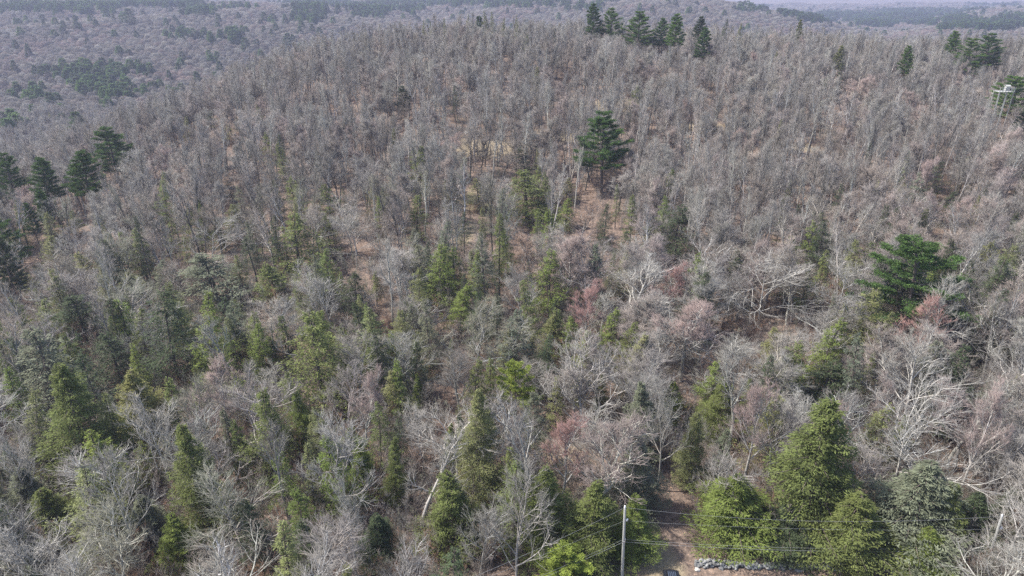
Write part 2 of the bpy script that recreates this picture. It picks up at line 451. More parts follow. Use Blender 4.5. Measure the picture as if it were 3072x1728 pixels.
def sizeof(kind):
    h, w_ = [], []
    for t, c in V[kind]:
        n_ = len(c.vertices); a = np.empty(n_ * 3, np.float32); c.vertices.foreach_get('co', a); a = a.reshape(-1, 3)
        h.append(np.percentile(a[:, 2], 99.7)); w_.append(2 * np.percentile(np.hypot(a[:, 0], a[:, 1]), 93))
    return float(np.mean(h)), float(np.mean(w_))
def rg(k): return np.random.default_rng(1000 + k)
V = {'hemn': [], 'tall': [], 'broad': [], 'maple': [], 'hem': [], 'pine': [], 'vase': [], 'oak': []}
def reg(kind, tc, bmat, cmat):
    k = len(V[kind])
    tr = mesh('trunk', tc[0], [bmat]); cr = mesh('crown', tc[1], [cmat])
    V[kind].append((tr, cr))
for k in range(8):
    reg('tall', bare(rg(k), H=18, spread=rg(k).uniform(3.0, 4.2), base=.56, nlimb=7, up=.15, crook=.10, n2=6, n3=5, n4=3, tw=.010, limb_ang=(.35, .85)), M['bark'], M['twig'])
for k in range(5):
    reg('broad', bare(rg(20 + k), H=15, spread=5.2, base=.36, nlimb=10, up=.10, crook=.17, n2=8, n3=6, limb_ang=(.6, 1.15)), M['bark'], M['twig'])
for k in range(3):
    reg('maple', bare(rg(40 + k), H=15, spread=4.2, base=.38, nlimb=11, up=.14, crook=.13, n2=8, n3=6, n4=5, tw=.014), M['bark'], M['twig'])
for k in range(3):
    reg('vase', bare(rg(60 + k), H=14, spread=5.8, base=.25, nlimb=12, up=.07, crook=.07, n2=8, n3=5, n4=4, limb_ang=(.45, .9)), M['bark'], M['twig'])
for k in range(2):
    reg('oak', bare(rg(80 + k), H=16, spread=8.0, base=.38, nlimb=9, up=.05, crook=.24, n2=10, n3=7, n4=4, thick=.72, limb_ang=(.8, 1.35)), M['bark'], M['twig'])
for k, (h, r, b, d) in enumerate([(15, 3.0, .1, 1.0), (15, 2.5, .15, .9), (15, 3.6, .05, 1.15), (15, 2.0, .2, .75), (15, 2.9, .3, .7)]):
    reg('hem', hemlock(rg(100 + k), h, r, b, d), M['conbark'], M['needle'])
for k, (h, r, b, d) in enumerate([(15, 3.4, .04, 2.1), (15, 3.0, .06, 1.9)]):
    reg('hemn', hemlock(rg(110 + k), h, r, b, d, fine=.72), M['conbark'], M['needle'])
for k, (h, r, b, nw) in enumerate([(21, 4.8, .32, 12), (21, 4.0, .42, 12), (21, 5.8, .26, 12), (21, 4.4, .36, 11)]):
    reg('pine', pine(rg(120 + k), h, r, b, nw), M['conbark'], M['needle'])
SAP = [mesh('sapling', sapling(rg(140 + k)), [M['twig']]) for k in range(4)]
# crowns seen from half a kilometre or more
def far_bare(rng, n=1200, H=14, R=4.6):
    a = rng.uniform(0, 2 * pi, n); z = rng.uniform(0, 1, n) ** .8
    r = R * np.sqrt(1 - (z * .95) ** 2) * rng.uniform(.35, 1, n) ** .5
    P = np.stack([r * np.cos(a), r * np.sin(a), H * .5 + z * H * .42], 1)
    out = P - np.array([0, 0, H * .35]); out /= np.linalg.norm(out, axis=1, keepdims=True)
    d = out + rng.normal(0, .35, (n, 3)); d /= np.linalg.norm(d, axis=1, keepdims=True)
    t = tubes([[0, 0, 0]], [[0, 0, H * .7]], [.17], [.1], 4)
    return [spikes(P, P + d * rng.uniform(.9, 1.9, n)[:, None], rng.uniform(.035, .07, n)) + (0,), t + (1,)]
def far_conifer(rng, n=1100, H=17, R=3.2, base=.25, puff=False):
    z = rng.uniform(0, 1, n) ** 1.15
    tier = .75 + .35 * np.sin(z * 34) if puff else 1
    a = rng.uniform(0, 2 * pi, n); r = R * ((1 - z) ** .7 + .05) * rng.uniform(.4, 1, n) ** .5 * tier
    P = np.stack([r * np.cos(a), r * np.sin(a), H * (base + (1 - base) * z * .96)], 1)
    d = np.stack([np.cos(a), np.sin(a), rng.normal(.2 if puff else -.1, .3, n)], 1)
    t = tubes([[0, 0, 0]], [[0, 0, H * .8]], [.2], [.1], 4)
    return [sprays(P, d, rng.normal(0, .6, (n, 3)) + np.array([0, 0, 1]), rng.uniform(.7, 1.4, n), rng.uniform(.35, .7, n)) + (0,), t + (1,)]
FARB = [mesh('distant_bare_tree', far_bare(rg(160 + k)), [M['twig'], M['bark']]) for k in range(4)]
FARC = [mesh('distant_conifer', far_conifer(rg(170 + k), R=[3.2, 4.2, 3.0][k], puff=k == 1), [M['needle'], M['conbark']]) for k in range(3)]

# ------------------------------------------------------------------ palettes (real surface colours)
TW = {'grey': (.212, .199, .183), 'brown': (.207, .18, .156), 'pale': (.28, .266, .243), 'pink': (.228, .193, .177), 'olive': (.205, .202, .155),
      'red': (.255, .155, .14), 'rust': (.245, .17, .13), 'rose': (.255, .198, .182)}
BK = {'grey': (.30, .28, .255), 'dark': (.10, .09, .078), 'pale': (.42, .395, .36), 'white': (.48, .46, .42)}
LF = {'pine': (.075, .125, .036), 'pineb': (.10, .16, .038), 'hem': (.14, .165, .054), 'bright': (.15, .188, .048), 'dark': (.068, .088, .045),
      'olive': (.19, .20, .085), 'silver': (.165, .18, .12), 'yellow': (.22, .215, .08), 'lime': (.24, .29, .06)}
def jit(c, a=.12):
    k = random.uniform(1 - a, 1 + a)
    return [max(0, min(1, c[0] * k * random.uniform(1 - a / 3, 1 + a / 3))), c[1] * k, max(0, c[2] * k * random.uniform(1 - a / 3, 1 + a / 3))]

REFH, REFW = {}, {}
for _k in V: REFH[_k], REFW[_k] = sizeof(_k)

def put_tree(name, kind, vi, x, y, H, Wd, tint, bark, rot=None, z=None, lean=0):
    tr, cr = V[kind][vi % len(V[kind])]
    e = bpy.data.objects.new(name, None); COL.objects.link(e); e.empty_display_size = .5
    e.location = (x, y, gz(x, y) if z is None else z)
    e.rotation_euler = (0, lean, random.uniform(0, 2 * pi) if rot is None else rot)
    sz = H / REFH[kind]; sx = Wd / REFW[kind]
    e.scale = (sx, sx, sz)
    a = link('trunk', tr, e); b = link('crown', cr, e)
    for o in (a, b): o['tint'] = [float(t) for t in tint]; o['bark'] = [float(t) for t in bark]
    return e
LAND = []      # landmark trees: dict(u, v, vb, w, Y, x, phrase)
exec_order = []
# name, kind, variant, u, top v, bottom v of the crown, width px, height m (0 = from the crown), leaf/twig colour, bark, label, phrase others use
LM = [
 # --- white pines
 ('pine_tree','pine',0,1812,335,520,135,24,'pine','grey','lone deep green pine standing among grey bare trees on the open slope','the lone pine on the open slope'),
 ('pine_tree','pine',2,2755,705,925,250,21,'pine','grey','broad green pine with spreading plumes, above a reddish maple on the right','the broad spreading pine on the right'),
 ('pine_tree','pine',0,332,383,495,112,21,'pine','grey','biggest of the dark pines at the left shoulder of the hill','the biggest left shoulder pine'),
 ('pine_tree','pine',1,243,455,590,112,21,'pine','grey','lopsided dark pine just below the biggest left shoulder pine','the lopsided dark pine at left'),
 ('pine_tree','pine',1,120,478,600,90,20,'pine','grey','narrow dark pine left of the lopsided pine on the left shoulder','the narrow pine at left'),
 ('pine_tree','pine',1,92,612,700,48,14,'pine','grey','small slim pine below the narrow pine near the left edge',None),
 ('pine_tree','pine',1,124,572,640,50,15,'pine','grey','small green pine between the narrow pine and the slim pine at left',None),
 ('pine_tree','pine',0,14,460,540,80,20,'pine','grey','dark pine cut by the left edge of the picture, high up',None),
 ('pine_tree','pine',2,0,640,730,90,18,'pine','grey','dark pine cut by the left edge, below the grey valley shoulder','the dark pine at the left edge'),
 ('pine_tree','pine',0,10,715,860,70,18,'dark','grey','blackish pine half out of the left edge, lower of two',None),
 ('pine_tree','pine',1,1788,12,95,58,22,'pine','grey','leftmost tall pine on the crest, thin crown against the far hills','the leftmost crest pine'),
 ('pine_tree','pine',0,1836,24,100,62,21,'pineb','grey','full green pine on the crest touching the leftmost crest pine',None),
 ('pine_tree','pine',0,1915,34,132,80,22,'pineb','grey','broad conical pine standing free on the crest','the broad conical crest pine'),
 ('pine_tree','pine',1,1978,55,158,52,22,'pine','grey','ragged pine on the crest with a gap through its crown',None),
 ('pine_tree','pine',1,2028,42,135,62,22,'pineb','grey','bright green pine on the crest right of the ragged pine','the bright crest pine'),
 ('pine_tree','pine',1,2098,50,88,48,20,'dark','grey','dark flat-topped pine low behind the crest',None),
 ('pine_tree','pine',1,2105,84,170,56,21,'pine','grey','columnar pine on a long bare trunk just below the crest','the columnar pine on a long trunk'),
 ('pine_tree','hem',1,2172,58,96,36,14,'dark','grey','small pointed dark conifer on the crest right of the pines',None),
 ('pine_tree','hem',0,2222,70,100,30,12,'olive','grey','small olive conifer on the crest right of the pointed dark one',None),
 ('pine_tree','pine',1,2405,60,92,26,18,'olive','grey','thin brownish pine poking above the crest treetops',None),
 ('pine_tree','pine',1,2725,140,200,46,19,'pineb','grey','slanting bright green pine at upper right, left of the crest group','the slanting bright pine'),
 ('pine_tree','pine',1,2857,94,155,52,21,'pineb','grey','leftmost of three large pines at upper right','the leftmost upper right pine'),
 ('pine_tree','pine',2,2912,114,195,70,20,'pineb','grey','middle of three large pines at upper right',None),
 ('pine_tree','pine',0,2970,100,200,78,21,'pine','grey','dark rightmost of three large pines at upper right','the dark upper right pine'),
 ('pine_tree','pine',2,3052,228,305,110,19,'pineb','grey','broad green pine beside the white lookout deck at the right edge','the pine beside the lookout deck'),
 ('pine_tree','pine',0,3068,318,420,50,16,'dark','grey','shaded dark pine under the white lookout deck',None),
 ('pine_tree','pine',2,1545,1075,1135,100,12,'lime','grey','yellow-green young pine with fluffy top amid brown brush','the fluffy yellow-green pine'),
 ('pine_tree','pine',0,1698,1648,1735,150,7,'lime','grey','bright yellow-green young pine at the bottom edge left of the pole','the yellow-green pine at the bottom'),
 ('pine_tree','pine',0,1210,262,310,40,13,'dark','grey','single dull green conifer among grey trees high on the slope','the dull conifer high on the slope'),
 ('pine_tree','hem',3,1272,62,98,24,12,'olive','grey','brownish conifer pair on the crest, left one',None),
 ('pine_tree','hem',3,1290,64,96,20,12,'olive','grey','brownish conifer pair on the crest, right one',None),
 ('pine_tree','hem',3,1335,56,92,24,12,'olive','grey','faint olive conifer on the crest right of the brownish pair',None),
 ('pine_tree','hem',0,1456,34,68,30,14,'olive','grey','olive conifer on the crest, left of two close together','the olive crest conifers'),
 ('pine_tree','hem',0,1478,36,72,28,14,'olive','grey','olive conifer on the crest, right of two close together',None),
 ('pine_tree','hem',1,1508,52,76,22,12,'olive','grey','low olive conifer just right of the two crest conifers',None),
 ('pine_tree','hem',1,1552,46,72,24,12,'olive','grey','small olive conifer on the crest midway to the tall pines',None),
 ('pine_tree','hem',1,1400,44,66,20,12,'olive','grey','tiny olive conifer on the crest left of the two close ones',None),
 ('pine_tree','pine',1,2515,140,190,40,17,'olive','grey','olive pine upper tier above a dark hemlock on the right slope',None),
 # --- hemlocks
 ('hemlock_tree','hem',3,2525,185,265,44,0,'dark','grey','dark narrow hemlock under the olive pine on the right slope','the dark narrow hemlock on the right slope'),
 ('hemlock_tree','hem',1,852,433,530,55,0,'hem','grey','pointed yellow-green hemlock alone on the left slope','the pointed hemlock on the left slope'),
 ('hemlock_tree','hem',0,628,335,372,38,0,'hem','grey','small olive hemlock high on the left slope beneath a dark forked tree','the small hemlock high at left'),
 ('hemlock_tree','hem',1,556,352,410,36,0,'olive','grey','thin pale olive hemlock left of the small high one',None),
 ('hemlock_tree','hem',0,683,378,415,44,0,'yellow','grey','pale yellowish hemlock right of the small high one',None),
 ('hemlock_tree','hem',1,715,350,378,30,0,'yellow','grey','tiny yellowish hemlock above the pale yellowish one',None),
 ('hemlock_tree','hem',0,690,540,580,44,0,'dark','grey','dim dark hemlock between bare trees on the left slope',None),
 ('hemlock_tree','hem',0,988,556,645,84,0,'hem','grey','olive hemlock directly above the shaded tall one on the left slope','the upper olive hemlock of the left slope'),
 ('hemlock_tree','hem',0,700,612,700,84,0,'olive','grey','rounded yellow-olive hemlock standing free on the left slope','the rounded yellow-olive hemlock'),
 ('hemlock_tree','hem',2,888,645,775,120,0,'hem','grey','wide dark-sided hemlock below the pointed one on the left slope','the wide hemlock of the left slope'),
 ('hemlock_tree','hem',1,985,655,745,76,0,'bright','grey','bright leaning hemlock touching the wide one on its right',None),
 ('hemlock_tree','hem',0,1246,588,690,72,0,'hem','grey','dense round-headed hemlock left of the sandy clearing','the hemlock left of the sandy clearing'),
 ('hemlock_tree','hem',0,1437,538,605,72,0,'olive','grey','soft yellow-olive hemlock below the forked dark tree','the soft yellow-olive hemlock'),
 ('hemlock_tree','hem',2,1582,515,622,130,0,'hem','grey','broad bright hemlock in the middle below a dark one','the broad hemlock in the middle'),
 ('hemlock_tree','hem',1,1580,442,530,70,0,'dark','grey','dark hemlock directly behind the broad middle one',None),
 ('hemlock_tree','hem',0,1700,535,575,55,0,'yellow','grey','faint yellow hemlock right of the broad middle one',None),
 ('hemlock_tree','hem',0,1698,596,665,68,0,'bright','grey','small bright hemlock in front of a rusty maple','the small bright hemlock by the rusty maple'),
 ('hemlock_tree','hem',3,1612,628,720,48,0,'bright','grey','slim leaning hemlock left of the small bright one',None),
 ('hemlock_tree','hem',3,1496,642,860,84,0,'hem','grey','tall slender hemlock right of the sandy clearing','the tall slender hemlock by the sandy clearing'),
 ('hemlock_tree','hem',1,1525,690,800,70,0,'hem','grey','shorter hemlock touching the tall slender one',None),
 ('hemlock_tree','hem',0,1392,640,735,60,0,'dark','grey','dark shaded hemlock at the edge of the sandy clearing',None),
 ('hemlock_tree','hem',0,1313,735,880,92,0,'bright','grey','bright hemlock on a dark trunk left of centre','the bright hemlock left of centre'),
 ('hemlock_tree','hem',1,1376,852,960,92,0,'bright','grey','bright ragged hemlock above a small patch of leaves','the bright ragged hemlock'),
 ('hemlock_tree','hem',2,1650,756,900,98,0,'bright','grey','vivid green hemlock in the middle with a thick top','the vivid hemlock in the middle'),
 ('hemlock_tree','hem',1,1592,850,1000,84,0,'hem','grey','duller hemlock below and left of the vivid one',None),
 ('hemlock_tree','hem',0,1712,948,1060,84,0,'bright','grey','vivid hemlock right of the brushy gully','the vivid hemlock right of the gully'),
 ('hemlock_tree','hem',3,1352,1020,1095,40,0,'bright','grey','thin bright hemlock tip in the central brush',None),
 ('hemlock_tree','hem',3,1250,1128,1205,40,0,'bright','grey','small upright hemlock right of the pink-twigged maple','the small upright hemlock'),
 ('hemlock_tree','hem',3,1125,815,890,50,0,'hem','grey','small hemlock left of the bright ragged one',None),
 ('hemlock_tree','hem',2,1420,1182,1440,130,0,'olive','grey','tall olive hemlock in the lower middle','the tall olive hemlock in the lower middle'),
 ('hemlock_tree','hem',1,1345,1275,1400,60,0,'hem','grey','small hemlock leaning on the tall olive one from the left',None),
 ('hemlock_tree','hem',1,1082,1328,1450,86,0,'bright','grey','green hemlock in the lower left middle beside a dark trunk','the green hemlock by the dark trunk'),
 ('hemlock_tree','hem',3,1188,1312,1520,72,0,'hem','grey','slim hemlock right of the dark trunk',None),
 ('hemlock_tree','hem',1,1358,1438,1660,150,0,'hem','grey','tall dull hemlock near the bottom, left of a starry bare tree','the tall dull hemlock near the bottom'),
 ('hemlock_tree','hem',2,1650,1400,1660,150,0,'hem','grey','dark green hemlock left of the pole, its top lit','the dark hemlock left of the pole'),
 ('hemlock_tree','hem',2,1755,1450,1680,150,0,'hem','grey','second dark green hemlock, between the pole and its neighbour','the shaded hemlock by the pole'),
 ('hemlock_tree','hem',2,1905,1325,1540,120,0,'silver','grey','grey-green hemlock rising behind the utility pole','the grey-green hemlock behind the pole'),
 ('hemlock_tree','hem',2,1895,1500,1670,110,0,'bright','grey','low bushy green hemlock just behind the utility pole',None),
 ('hemlock_tree','hem',2,2215,1425,1610,190,0,'bright','grey','wide bright hemlock right of the leafy opening','the wide bright hemlock by the opening'),
 ('hemlock_tree','hem',1,2405,1185,1590,230,19,'hem','grey','tallest hemlock at lower right with a pale yellow tip','the tallest hemlock at lower right'),
 ('hemlock_tree','hem',3,2490,1290,1480,70,0,'bright','grey','narrow bright hemlock hugging the tallest one on the right',None),
 ('hemlock_tree','hem',2,2545,1470,1670,200,0,'hem','grey','drooping hemlock in front of the stone wall','the drooping hemlock by the stone wall'),
 ('hemlock_tree','hem',2,2385,1540,1650,170,0,'dark','grey','low dark hemlock skirt over the stone wall',None),
 ('hemlock_tree','hem',2,2690,1400,1640,240,0,'silver','grey','silvery grey-green hemlock at lower right','the silvery hemlock at lower right'),
 ('hemlock_tree','hem',0,2790,1440,1640,130,0,'hem','grey','dark green hemlock right of the silvery one',None),
 ('hemlock_tree','hem',0,2760,1600,1740,130,0,'bright','grey','bright young hemlock below the silvery one at the bottom',None),
 ('hemlock_tree','hem',0,2890,1490,1640,140,0,'dark','grey','dim hemlock near the right utility pole','the dim hemlock near the right pole'),
 ('hemlock_tree','hem',1,3040,1470,1600,100,0,'dark','grey','dim hemlock at the right edge above the right pole',None),
 ('hemlock_tree','hem',1,600,1265,1728,150,18,'hem','grey','tall straight hemlock at lower left with a clear pointed top','the tall pointed hemlock at lower left'),
 ('hemlock_tree','hem',2,215,1115,1400,190,0,'hem','grey','massive hemlock at far lower left','the massive hemlock at lower left'),
 ('hemlock_tree','hem',2,138,985,1180,165,0,'silver','grey','pale silvery hemlock above the massive one at left','the silvery hemlock at left'),
 ('hemlock_tree','hem',2,430,1108,1290,150,0,'yellow','grey','yellow-tipped hemlock between the massive one and a pink maple','the yellow-tipped hemlock at left'),
 ('hemlock_tree','hem',2,500,875,1150,140,0,'dark','grey','dark tall hemlock at left, deep green and shaded','the dark tall hemlock at left'),
 ('hemlock_tree','hem',1,624,895,1130,120,0,'bright','grey','hemlock at left with a bright lit left edge','the hemlock with the lit left edge'),
 ('hemlock_tree','hem',0,772,975,1110,84,0,'bright','grey','bright pointed hemlock right of the lit-edged one',None),
 ('hemlock_tree','hem',0,812,1010,1100,80,0,'hem','grey','hemlock squeezed between the bright pointed and the big green one',None),
 ('hemlock_tree','hem',2,950,945,1150,160,0,'hem','grey','big deep green hemlock in the left middle','the big deep green hemlock in the left middle'),
 ('hemlock_tree','hem',1,908,862,960,64,0,'hem','grey','slender hemlock tip above the big deep green one',None),
 ('hemlock_tree','hem',2,232,885,1000,130,0,'dark','grey','rounded dark green hemlock at left among branches','the rounded dark hemlock at left'),
 ('hemlock_tree','hem',2,630,760,880,170,0,'silver','grey','wide faded grey-green hemlock in the left middle','the wide faded hemlock'),
 ('hemlock_tree','hem',0,820,795,880,104,0,'hem','grey','olive hemlock right of the wide faded one',None),
 ('hemlock_tree','hem',0,150,712,800,84,0,'olive','grey','yellow-olive hemlock near the left edge','the yellow-olive hemlock near the left edge'),
 ('hemlock_tree','hem',0,90,820,880,60,0,'olive','grey','small olive hemlock near the left edge below its twin',None),
 ('hemlock_tree','hem',3,425,650,810,60,0,'dark','grey','thin dark hemlock in the left part among grey crowns',None),
 ('hemlock_tree','hem',0,395,815,890,80,0,'olive','grey','olive hemlock half hidden behind a grey crown at left',None),
 ('hemlock_tree','hem',0,485,785,860,70,0,'silver','grey','silvery hemlock left of the wide faded one',None),
 ('hemlock_tree','hem',0,215,632,672,40,0,'bright','grey','small bright hemlock bush below the lopsided pine',None),
 ('hemlock_tree','hem',0,905,1178,1310,80,0,'bright','grey','vivid green hemlock in the lower left middle','the vivid hemlock in the lower left middle'),
 ('hemlock_tree','hem',0,1042,1288,1370,90,0,'hem','grey','dark-sided hemlock behind the green one by the dark trunk',None),
 ('hemlock_tree','hem',3,2344,598,710,44,0,'hem','grey','narrow spire hemlock alone in the right middle','the narrow spire hemlock'),
 ('hemlock_tree','hem',2,2032,622,760,120,0,'dark','grey','dark see-through hemlock among tall grey trunks','the dark see-through hemlock'),
 ('hemlock_tree','hem',0,1815,618,720,56,0,'dark','grey','shaded hemlock below the lone pine',None),
 ('hemlock_tree','hem',0,1872,695,760,56,0,'dark','grey','small shaded hemlock right of the rusty maple',None),
 ('hemlock_tree','hem',0,2805,485,575,74,0,'dark','grey','dark round hemlock behind a pale trunk on the right slope','the dark round hemlock on the right slope'),
 ('hemlock_tree','hem',0,2850,578,650,70,0,'dark','grey','dim hemlock below the dark round one on the right slope',None),
 ('hemlock_tree','hem',0,2530,1034,1100,56,0,'bright','grey','small green hemlock in brush below the pale sprawling oak',None),
 ('hemlock_tree','hem',3,2802,1088,1150,40,0,'yellow','grey','small yellowish hemlock in the right middle',None),
 ('hemlock_tree','hem',0,2158,1145,1275,100,0,'hem','grey','green hemlock in the lower right middle','the green hemlock in the lower right middle'),
 ('hemlock_tree','hem',0,2025,1155,1240,80,0,'bright','grey','bright low hemlock left of the lower right green one',None),
 ('hemlock_tree','hem',1,2082,1232,1400,90,0,'olive','grey','olive hemlock beneath the lower right green one',None),
 ('hemlock_tree','hem',2,2480,1090,1200,140,0,'dark','grey','dark understory hemlock below the pale sprawling oak',None),
 ('hemlock_tree','hem',1,1935,1150,1330,110,0,'silver','grey','silvery thin hemlock behind pale branches',None),
 ('hemlock_tree','hem',0,180,1465,1620,120,0,'hem','grey','green hemlock at the far lower left near the bottom','the green hemlock at far lower left'),
 ('hemlock_tree','hem',2,90,1400,1560,120,0,'silver','grey','grey-green hemlock at the far lower left edge',None),
 ('hemlock_tree','hem',1,540,1560,1728,110,0,'bright','grey','bright hemlock at the bottom beneath the tall pointed one',None),
 ('hemlock_tree','hem',0,450,1480,1640,110,0,'silver','grey','dull hemlock left of the tall pointed one at lower left',None),
 ('hemlock_tree','hem',0,1130,1560,1700,110,0,'dark','grey','shaded hemlock at the bottom left of the tall dull one',None),
 ('hemlock_tree','hem',2,340,1000,1120,110,0,'dark','grey','shaded hemlock between the silvery and the dark tall one at left',None),
 # --- red maples in bud
 ('red_maple_tree','maple',0,1690,1225,1430,165,0,'red','white','red-budded maple with white lichen limbs over orange leaves','the red-budded maple over orange leaves'),
 ('red_maple_tree','maple',1,1080,1095,1290,115,0,'rose','white','pink-red maple with a white curved limb in the left middle','the pink-red maple in the left middle'),
 ('red_maple_tree','maple',2,655,1105,1290,180,0,'rose','pale','wide pinkish maple at left right of the yellow-tipped hemlock','the wide pinkish maple at left'),
 ('red_maple_tree','maple',0,1755,845,1000,110,0,'red','grey','bright red-budded maple right of the vivid middle hemlock','the bright red maple near the middle'),
 ('red_maple_tree','maple',1,2060,855,1200,220,0,'rose','pale','large reddish-topped maple with pale fan of limbs','the large reddish maple with pale limbs'),
 ('red_maple_tree','maple',2,1605,700,840,130,0,'rust','pale','rusty maple above the vivid middle hemlock',None),
 ('red_maple_tree','maple',0,1700,690,850,150,0,'rose','pale','pinkish maple behind the rusty one',None),
 ('red_maple_tree','maple',0,2262,1122,1420,150,0,'rose','pale','pale-limbed pinkish maple in the lower right middle','the pale-limbed pinkish maple'),
 ('red_maple_tree','maple',1,2950,1165,1400,140,0,'rose','pale','pink-topped maple near the right edge','the pink-topped maple near the right edge'),
 ('red_maple_tree','maple',2,2760,905,1080,150,0,'red','grey','dark red maple directly beneath the broad spreading pine',None),
 ('red_maple_tree','maple',1,1990,790,930,110,0,'red','pale','reddish maple above the large reddish-topped one',None),
 ('red_maple_tree','maple',2,1745,605,690,100,0,'rust','grey','rust-coloured maple behind the small bright hemlock',None),
 ('red_maple_tree','maple',0,480,440,540,90,0,'rose','pale','pinkish maple on the left shoulder right of the biggest pine','the pinkish maple on the left shoulder'),
 ('red_maple_tree','maple',1,258,425,480,46,0,'rose','pale','small pinkish maple between the left shoulder pines',None),
 ('red_maple_tree','maple',0,2580,225,300,80,0,'rose','grey','reddish maple high on the right slope','the reddish maple high on the right slope'),
 ('red_maple_tree','maple',1,2760,270,350,90,0,'rose','grey','reddish maple right of the high one on the right slope',None),
 ('red_maple_tree','maple',2,2350,125,185,50,0,'rose','grey','faint reddish maple near the crest on the right',None),
 ('red_maple_tree','maple',1,2680,1150,1300,110,0,'pink','grey','dusky maple in brush right of the pale sprawling oak',None),
 ('red_maple_tree','maple',0,2480,1195,1350,110,0,'rose','pale','reddish maple above the tallest lower right hemlock',None),
 ('red_maple_tree','maple',2,2870,600,700,90,0,'rose','grey','reddish maple left above the broad spreading pine',None),
 # --- bare trees that stand out
 ('bare_tree','oak',0,2290,745,1120,400,17,'pale','white','pale sprawling oak with long white crooked limbs','the pale sprawling oak'),
 ('bare_tree','oak',1,2720,1150,1560,420,18,'pale','white','huge white-limbed tree with a long level branch at lower right','the huge white-limbed tree'),
 ('bare_tree','vase',0,1760,1035,1330,260,0,'pale','pale','pale fan-shaped bare tree left of the lower right hemlocks','the pale fan-shaped tree'),
 ('bare_tree','tall',1,1200,738,980,80,15,'pale','white','whitish dead-looking tree with upswept top in the left middle','the whitish upswept tree'),
 ('bare_tree','vase',1,985,815,960,170,0,'pale','pale','pale frosted-looking bare tree right of the wide faded hemlock','the pale frosted tree'),
 ('bare_tree','vase',2,1265,1205,1380,140,0,'pale','white','round lichen-pale bare tree in the lower middle','the round lichen-pale tree'),
 ('bare_tree','vase',0,1550,1440,1700,260,0,'grey','grey','starry bare tree with radiating branches near the bottom','the starry bare tree'),
 ('bare_tree','broad',0,3035,1585,1800,270,13,'pale','white','pale gnarled tree at the bottom right corner by the pole','the pale gnarled corner tree'),
 ('bare_tree','broad',1,2745,1010,1260,280,0,'pale','pale','pale bare tree below the broad spreading pine','the pale tree below the spreading pine'),
 ('bare_tree','broad',2,375,1360,1700,230,17,'grey','pale','bare tree with stout trunk left of the tall pointed hemlock','the stout bare tree at lower left'),
 ('bare_tree','broad',3,475,1175,1450,230,0,'pale','pale','whitish many-branched tree left of the tall pointed hemlock','the whitish tree at lower left'),
 ('bare_tree','vase',1,2180,1330,1520,200,0,'grey','pale','forked pale tree above the wide bright hemlock','the forked pale tree'),
 ('bare_tree','oak',1,940,800,1000,200,14,'pale','pale','tangled pale-limbed oak in the left middle',None),
 ('bare_tree','oak',0,1060,640,800,210,14,'pale','pale','grey oak with long sweeping pale limbs left of the clearing','the grey sweeping oak'),
 ('bare_tree','oak',1,620,650,850,260,15,'grey','pale','big grey oak with dark forked trunk on the left slope','the big forked oak on the left slope'),
 ('bare_tree','oak',0,480,930,1100,240,14,'grey','white','oak with bright white level limbs at left',None),
 ('bare_tree','broad',0,1410,385,540,120,16,'brown','dark','dark forked tree against a tan clearing',None),
 ('bare_tree','broad',1,1500,420,560,150,15,'brown','dark','dark spreading tree right of the forked one at the tan clearing','the dark spreading tree at the tan clearing'),
 ('bare_tree','vase',2,622,270,340,60,13,'brown','dark','black forked tree at the edge of the left shoulder','the black forked tree'),
 ('bare_tree','broad',2,1690,165,240,80,15,'brown','dark','dark Y-forked tree high on the slope','the dark Y-forked tree'),
 ('bare_tree','vase',0,1180,285,370,110,14,'brown','dark','dark leaning tree with upswept limbs high on the left slope','the dark leaning tree'),
 ('bare_tree','broad',3,2500,310,420,110,14,'pale','white','pale gnarled tree on the upper right slope','the pale gnarled tree at upper right'),
 ('bare_tree','tall',0,2995,248,420,60,14,'pale','white','white birch fork in front of the lookout deck',None),
 ('bare_tree','broad',0,2820,840,1050,190,0,'pale','pale','white-stemmed tree right of the broad spreading pine',None),
 ('bare_tree','broad',1,2120,600,780,130,0,'pale','pale','pale tree right of the dark see-through hemlock',None),
 ('bare_tree','vase',1,2690,1510,1580,10,0,'pale','pale','',None),
 ('bare_tree','broad',2,1900,780,940,260,15,'pale','white','white crooked-limbed tree left of the pale sprawling oak','the white crooked-limbed tree'),
 ('bare_tree','broad',3,60,1290,1480,160,0,'pale','pale','pale upswept bare tree by the lower left edge','the pale tree by the lower left edge'),
 ('bare_tree','broad',3,1045,1440,1650,150,14,'pale','white','pale drooping tree left of the tall dull hemlock','the pale drooping tree near the bottom'),
 ('bare_tree','broad',0,1990,1130,1560,140,18,'pale','grey','tall lone trunk with pale limbs right of the grey-green hemlock','the tall trunk right of the pole'),
]
LM = [t for t in LM if t[10]]
CROWN_FRAC = {'hemn': .97, 'tall': .55, 'broad': .68, 'maple': .66, 'vase': .78, 'oak': .66, 'hem': .97, 'pine': .64}
HMAX = {'hemn': 20, 'tall': 19, 'broad': 18, 'maple': 18, 'vase': 17, 'oak': 19, 'hem': 19, 'pine': 24}
placed = []
